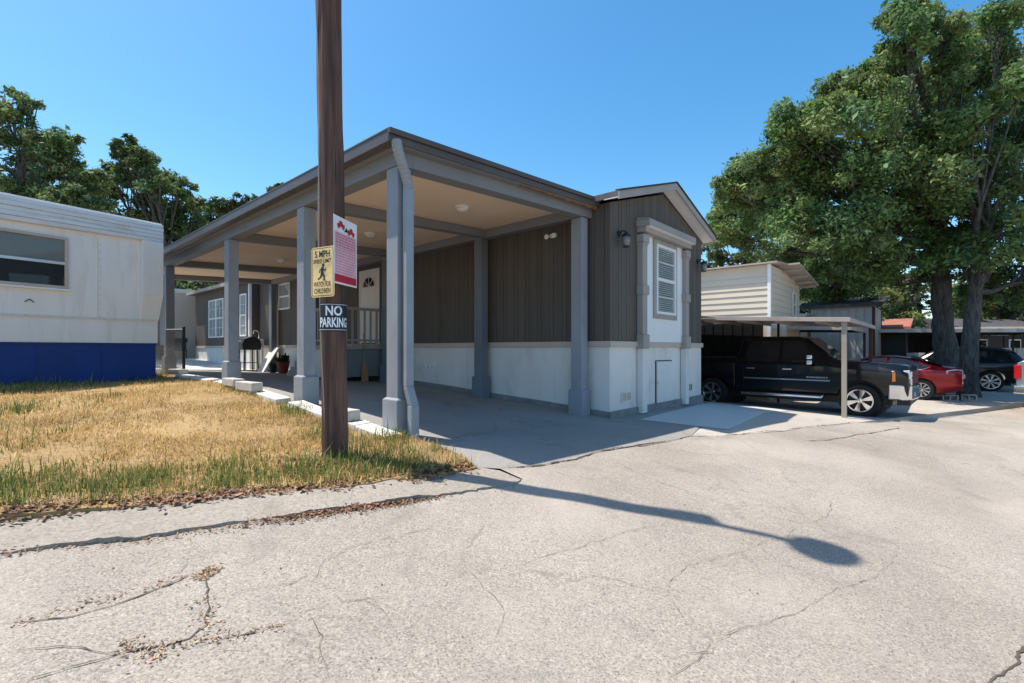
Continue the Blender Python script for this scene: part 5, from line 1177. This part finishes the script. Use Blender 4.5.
# ------------------------------------------------------------------ lawn grass, weeds and fallen leaves
LP=np.array(lawn_poly)
def vnoise(x,y,s,seed):
    g=np.random.default_rng(seed); o=0
    for k in range(6):
        a=g.uniform(0,6.28); f_=s*g.uniform(.6,1.8); o=o+np.sin(f_*(x*math.cos(a)+y*math.sin(a))+g.uniform(0,6.28))
    return o/6
def edge_dist(P,line):
    d=np.full(len(P),9.); ln=np.array(line)
    for a,b in zip(ln[:-1],ln[1:]):
        ab=b-a; t=np.clip(((P-a)@ab)/(ab@ab),0,1); d=np.minimum(d,np.linalg.norm(P-a-t[:,None]*ab,axis=1))
    return d
n=1100000; P=np.c_[rng.uniform(-13,.3,n),rng.uniform(1.0,12.2,n)]
P=P[inside(P,LP)]; dist=np.hypot(P[:,0],P[:,1]); P=P[rng.random(len(P))<np.clip(5.0/dist,0,1)**1.7]
de=edge_dist(P,lawn_edge); dk=edge_dist(P,[H(-4.27,.3),H(-4.27,9)]); dt=edge_dist(P,[T0+TD*-7,T0+TD*2.4])
gn=vnoise(P[:,0],P[:,1],2.1,3)+.5*vnoise(P[:,0],P[:,1],6,4)
green=np.clip(1.1*np.exp(-((de-.40)/.50)**2)*(.22+1.2*gn+.75*np.clip((-1.0-P[:,0])/1.6,0,1))+.6*np.exp(-dk/.20)*(.4+gn)+.8*np.exp(-dt/.25)+np.clip(gn-.18,0,1)*1.0-.02,0,1)
green=green*np.clip(1-.55*np.clip((P[:,0]+2.4)/.8,0,1),.3,1)
bare=np.exp(-(de/.14)**2)
pn=vnoise(P[:,0],P[:,1],4.5,31)+.6*vnoise(P[:,0],P[:,1],11,32); keep=(rng.random(len(P))<np.clip(.50+.5*green+.9*pn,.10,1))&(rng.random(len(P))>bare*.85); P=P[keep];green=green[keep];de=de[keep];dk=dk[keep]
isg=rng.random(len(P))<green*.92
nb_=len(P); z=terr(P[:,0],P[:,1])+.028+lawn_h(P[:,0],P[:,1])
hgt_=np.where(isg,rng.gamma(4,.0168,nb_),rng.gamma(4,.0105,nb_))*(1+.5*np.clip(gn[keep],-.5,1)); hgt_=np.clip(hgt_,.015,.27)
tall=rng.random(nb_)<.012; hgt_[tall]*=1.8
az=rng.uniform(0,6.28,nb_); lean=np.where(isg,rng.uniform(.1,.7,nb_),rng.uniform(.3,1.5,nb_)); w_=rng.uniform(.0013,.0032,nb_)*np.where(isg,1.15,.9)*(1+.06*np.hypot(P[:,0],P[:,1]))
d=np.c_[np.cos(az),np.sin(az)]; s_=np.c_[-np.sin(az),np.cos(az)]
b0=np.c_[P,z-.01]; def3=lambda f_,hz:np.c_[P+d*(hgt_*lean*f_)[:,None],z+hgt_*hz]
m1=def3(.35,.62); m2=def3(1.0,1.0)-np.c_[np.zeros((nb_,2)),hgt_*np.clip(lean-.5,0,.6)*.5]; S3=np.c_[s_,np.zeros(nb_)]*w_[:,None]
V=np.stack([b0-S3,b0+S3,m1+S3*.8,m1-S3*.8,m2+S3*.12,m2-S3*.12],1).reshape(-1,3)
k=np.arange(nb_)*6; Fq=np.stack([np.c_[k,k+1,k+2,k+3],np.c_[k+3,k+2,k+4,k+5]],1).reshape(-1,4)
cg=np.array([.125,.185,.042])*rng.uniform(.6,1.5,(nb_,1)); cy=np.array([.56,.39,.155])*rng.uniform(.45,1.35,(nb_,1))*(1+.30*vnoise(P[:,0],P[:,1],3.3,8))[:,None]; cm_=np.array([.26,.24,.075])*rng.uniform(.7,1.3,(nb_,1))
mixm=rng.random(nb_)<.25; col=np.where(isg[:,None],np.where(mixm[:,None],cm_,cg),cy)
CC=np.repeat(col,6,0)
o=raw('lawn_grass',V,Fq,M['grass'],CC); tag(o,'dry straw coloured grass with green tufts along the kerb','grass',None,'stuff'); print('blades',nb_)
# fallen oak leaves
def litter(P,zoff,size,name,label,base=(.235,.135,.075),par=None):
    n=len(P); z=terr(P[:,0],P[:,1])+(zoff if zoff<.02 else 0)+(rough(P[:,0],P[:,1]) if zoff<.02 else np.where(inside(P,LP),.034+lawn_h(P[:,0],P[:,1]),.027)); az=rng.uniform(0,6.28,n); tilt=rng.normal(0,.28,n); s=size*rng.uniform(.5,1.35,n)
    a=np.c_[np.cos(az)*np.cos(tilt),np.sin(az)*np.cos(tilt),np.sin(tilt)]; b=np.c_[-np.sin(az),np.cos(az),rng.normal(0,.28,n)]
    c=np.c_[P,z]; u=np.array([0,0,1.]); s1=s[:,None]
    V=np.stack([c-a*s1,c-b*s1*.45+u*s1*.25,c+u*s1*.08,c+b*s1*.45+u*s1*.3,c+a*s1+u*s1*.15],1); zmin=V[:,:,2].min(1)-z; V[:,:,2]-=np.minimum(zmin,0)[:,None]-.002
    V=V.reshape(-1,3); k=np.arange(n)*5; Fq=np.stack([np.c_[k,k+1,k+2],np.c_[k,k+2,k+3],np.c_[k+1,k+4,k+2],np.c_[k+2,k+4,k+3]],1).reshape(-1,3)
    col=np.array(base)*rng.uniform(.35,1.55,(n,1))*np.c_[np.ones(n),rng.uniform(.8,1.15,n),rng.uniform(.7,1.3,n)]
    o=raw(name,V,Fq,M['litter'],np.repeat(col,5,0),par,False,3); tag(o,label,'leaves',None,'stuff'); return o
def along(line,n,off,sp):
    ln=np.array(smoothline(line,.05)); i=rng.integers(0,len(ln)-1,n); t=ln[i+1]-ln[i]; base=ln[i]+t*rng.random((n,1)); t=t/(np.linalg.norm(t,axis=1)[:,None]+1e-9); nn=np.c_[-t[:,1],t[:,0]]
    return base+nn*(off+rng.normal(0,1,n)*sp)[:,None]
e2=lawn_edge[2:]
dens=along(e2,5200,.07,.075); dens=dens[rng.random(len(dens))<.45+1.1*vnoise(dens[:,0],dens[:,1],5,9)]
pole_l=PB+rng.normal(0,1,(1500,2))*np.array([.30,.16])+np.array([.18,-.22]); pole_l=pole_l[inside(pole_l,LP)&(np.hypot(*(pole_l-PB).T)>.16)]
scat=np.c_[rng.uniform(-6,.2,900),rng.uniform(2.2,7,900)]; scat=scat[inside(scat,LP)]
litter(np.r_[dens,pole_l,scat],.072,.024,'fallen_leaves','brown oak leaves heaped along the lawn edge and round the pole')
gut=np.r_[along(kerb_line[2:],4200,-.02,.03),along(kerb_line[5:9],900,-.04,.05)]; gut=gut[rng.random(len(gut))<.4+1.2*vnoise(gut[:,0],gut[:,1],4,19)]
litter(gut,.004,.013,'gutter_leaves','brown leaf crumbs lying in the gutter against the kerb strip')
cr=[along([gp(*p) for p in l],k,0,sp) for l,k,sp in (([(200,572),(215,574)],260,.04),([(120,642),(165,655)],160,.04),([(200,600),(215,640)],90,.035),([(10,625),(200,572)],120,.02),([(150,650),(285,625)],100,.02),([(500,469),(637,445),(782,431),(857,422)],420,.035),([(807,442),(899,428)],160,.03),([(120,540),(240,527)],200,.05))]
litter(np.concatenate(cr),.004,.009,'crack_litter','dry leaf crumbs and straw caught in the road cracks',(.36,.255,.15))
st=np.c_[rng.uniform(-3.4,6,420),rng.uniform(2.0,8,420)]; st=st[inside(st,np.array([kerb_line[2],kerb_line[-1],drive_line[3],drive_line[7],np.array([6,3.]),np.array([2,1.8]),np.array([-2.4,1.8])]))]
m=MB()
for p in st:
    r=rng.uniform(.003,.009); z=tz(*p)+float(rough(*p))+.002; m.add([(p[0]+r,p[1],z),(p[0],p[1]+r*.8,z),(p[0]-r,p[1],z),(p[0],p[1]-r*.9,z),(p[0]+r*.1,p[1],z+r*1.1)],[(0,1,4),(1,2,4),(2,3,4),(3,0,4)])
o=m.build('pebbles',M['dirt'],None); tag(o,'loose grit and small stones scattered on the road','grit',None,'stuff')

# ------------------------------------------------------------------ light, sky, camera
EL=R(67); SAZ=math.atan2(-.985,.172)           # the sun stands to the left and a little ahead: bearing clockwise from +Y
sv=Vector((math.sin(SAZ)*math.cos(EL),math.cos(SAZ)*math.cos(EL),math.sin(EL)))
la=bpy.data.lights.new('sun','SUN'); la.energy=5.0; la.angle=R(.53); la.color=(1,.93,.83)
so=bpy.data.objects.new('sun',la); COL.objects.link(so); so.rotation_euler=sv.to_track_quat('Z','Y').to_euler(); so.location=(0,0,30)
W=bpy.data.worlds.new('World'); S.world=W; W.use_nodes=True; nt=W.node_tree
sk=nt.nodes.new('ShaderNodeTexSky'); sk.sky_type='NISHITA'; sk.sun_disc=False; sk.sun_elevation=EL; sk.sun_rotation=SAZ; sk.altitude=200; sk.air_density=1.0; sk.dust_density=1.0; sk.ozone_density=1.3
bg=nt.nodes['Background']; bg.inputs['Strength'].default_value=.132
hs=nt.nodes.new('ShaderNodeHueSaturation'); hs.inputs['Saturation'].default_value=1.36; hs.inputs['Hue'].default_value=.490; hs.inputs['Value'].default_value=1.28; nt.links.new(sk.outputs[0],hs.inputs['Color']); nt.links.new(hs.outputs[0],bg.inputs['Color'])
cam=bpy.data.cameras.new('Camera'); co=bpy.data.objects.new('Camera',cam); COL.objects.link(co); S.camera=co
co.location=(0,0,CZ); co.rotation_euler=(R(90),0,0); cam.sensor_width=36; cam.lens=F/1024*36; cam.shift_y=(HZ-341.5)/1024; cam.clip_end=2000; cam.clip_start=.05
S.view_settings.view_transform='Standard'; S.view_settings.look='None'; S.view_settings.exposure=0.42; S.view_settings.gamma=1; S.view_settings.use_curve_mapping=False
S.cycles.max_bounces=8; S.cycles.transparent_max_bounces=12
S.cycles.use_denoising=True
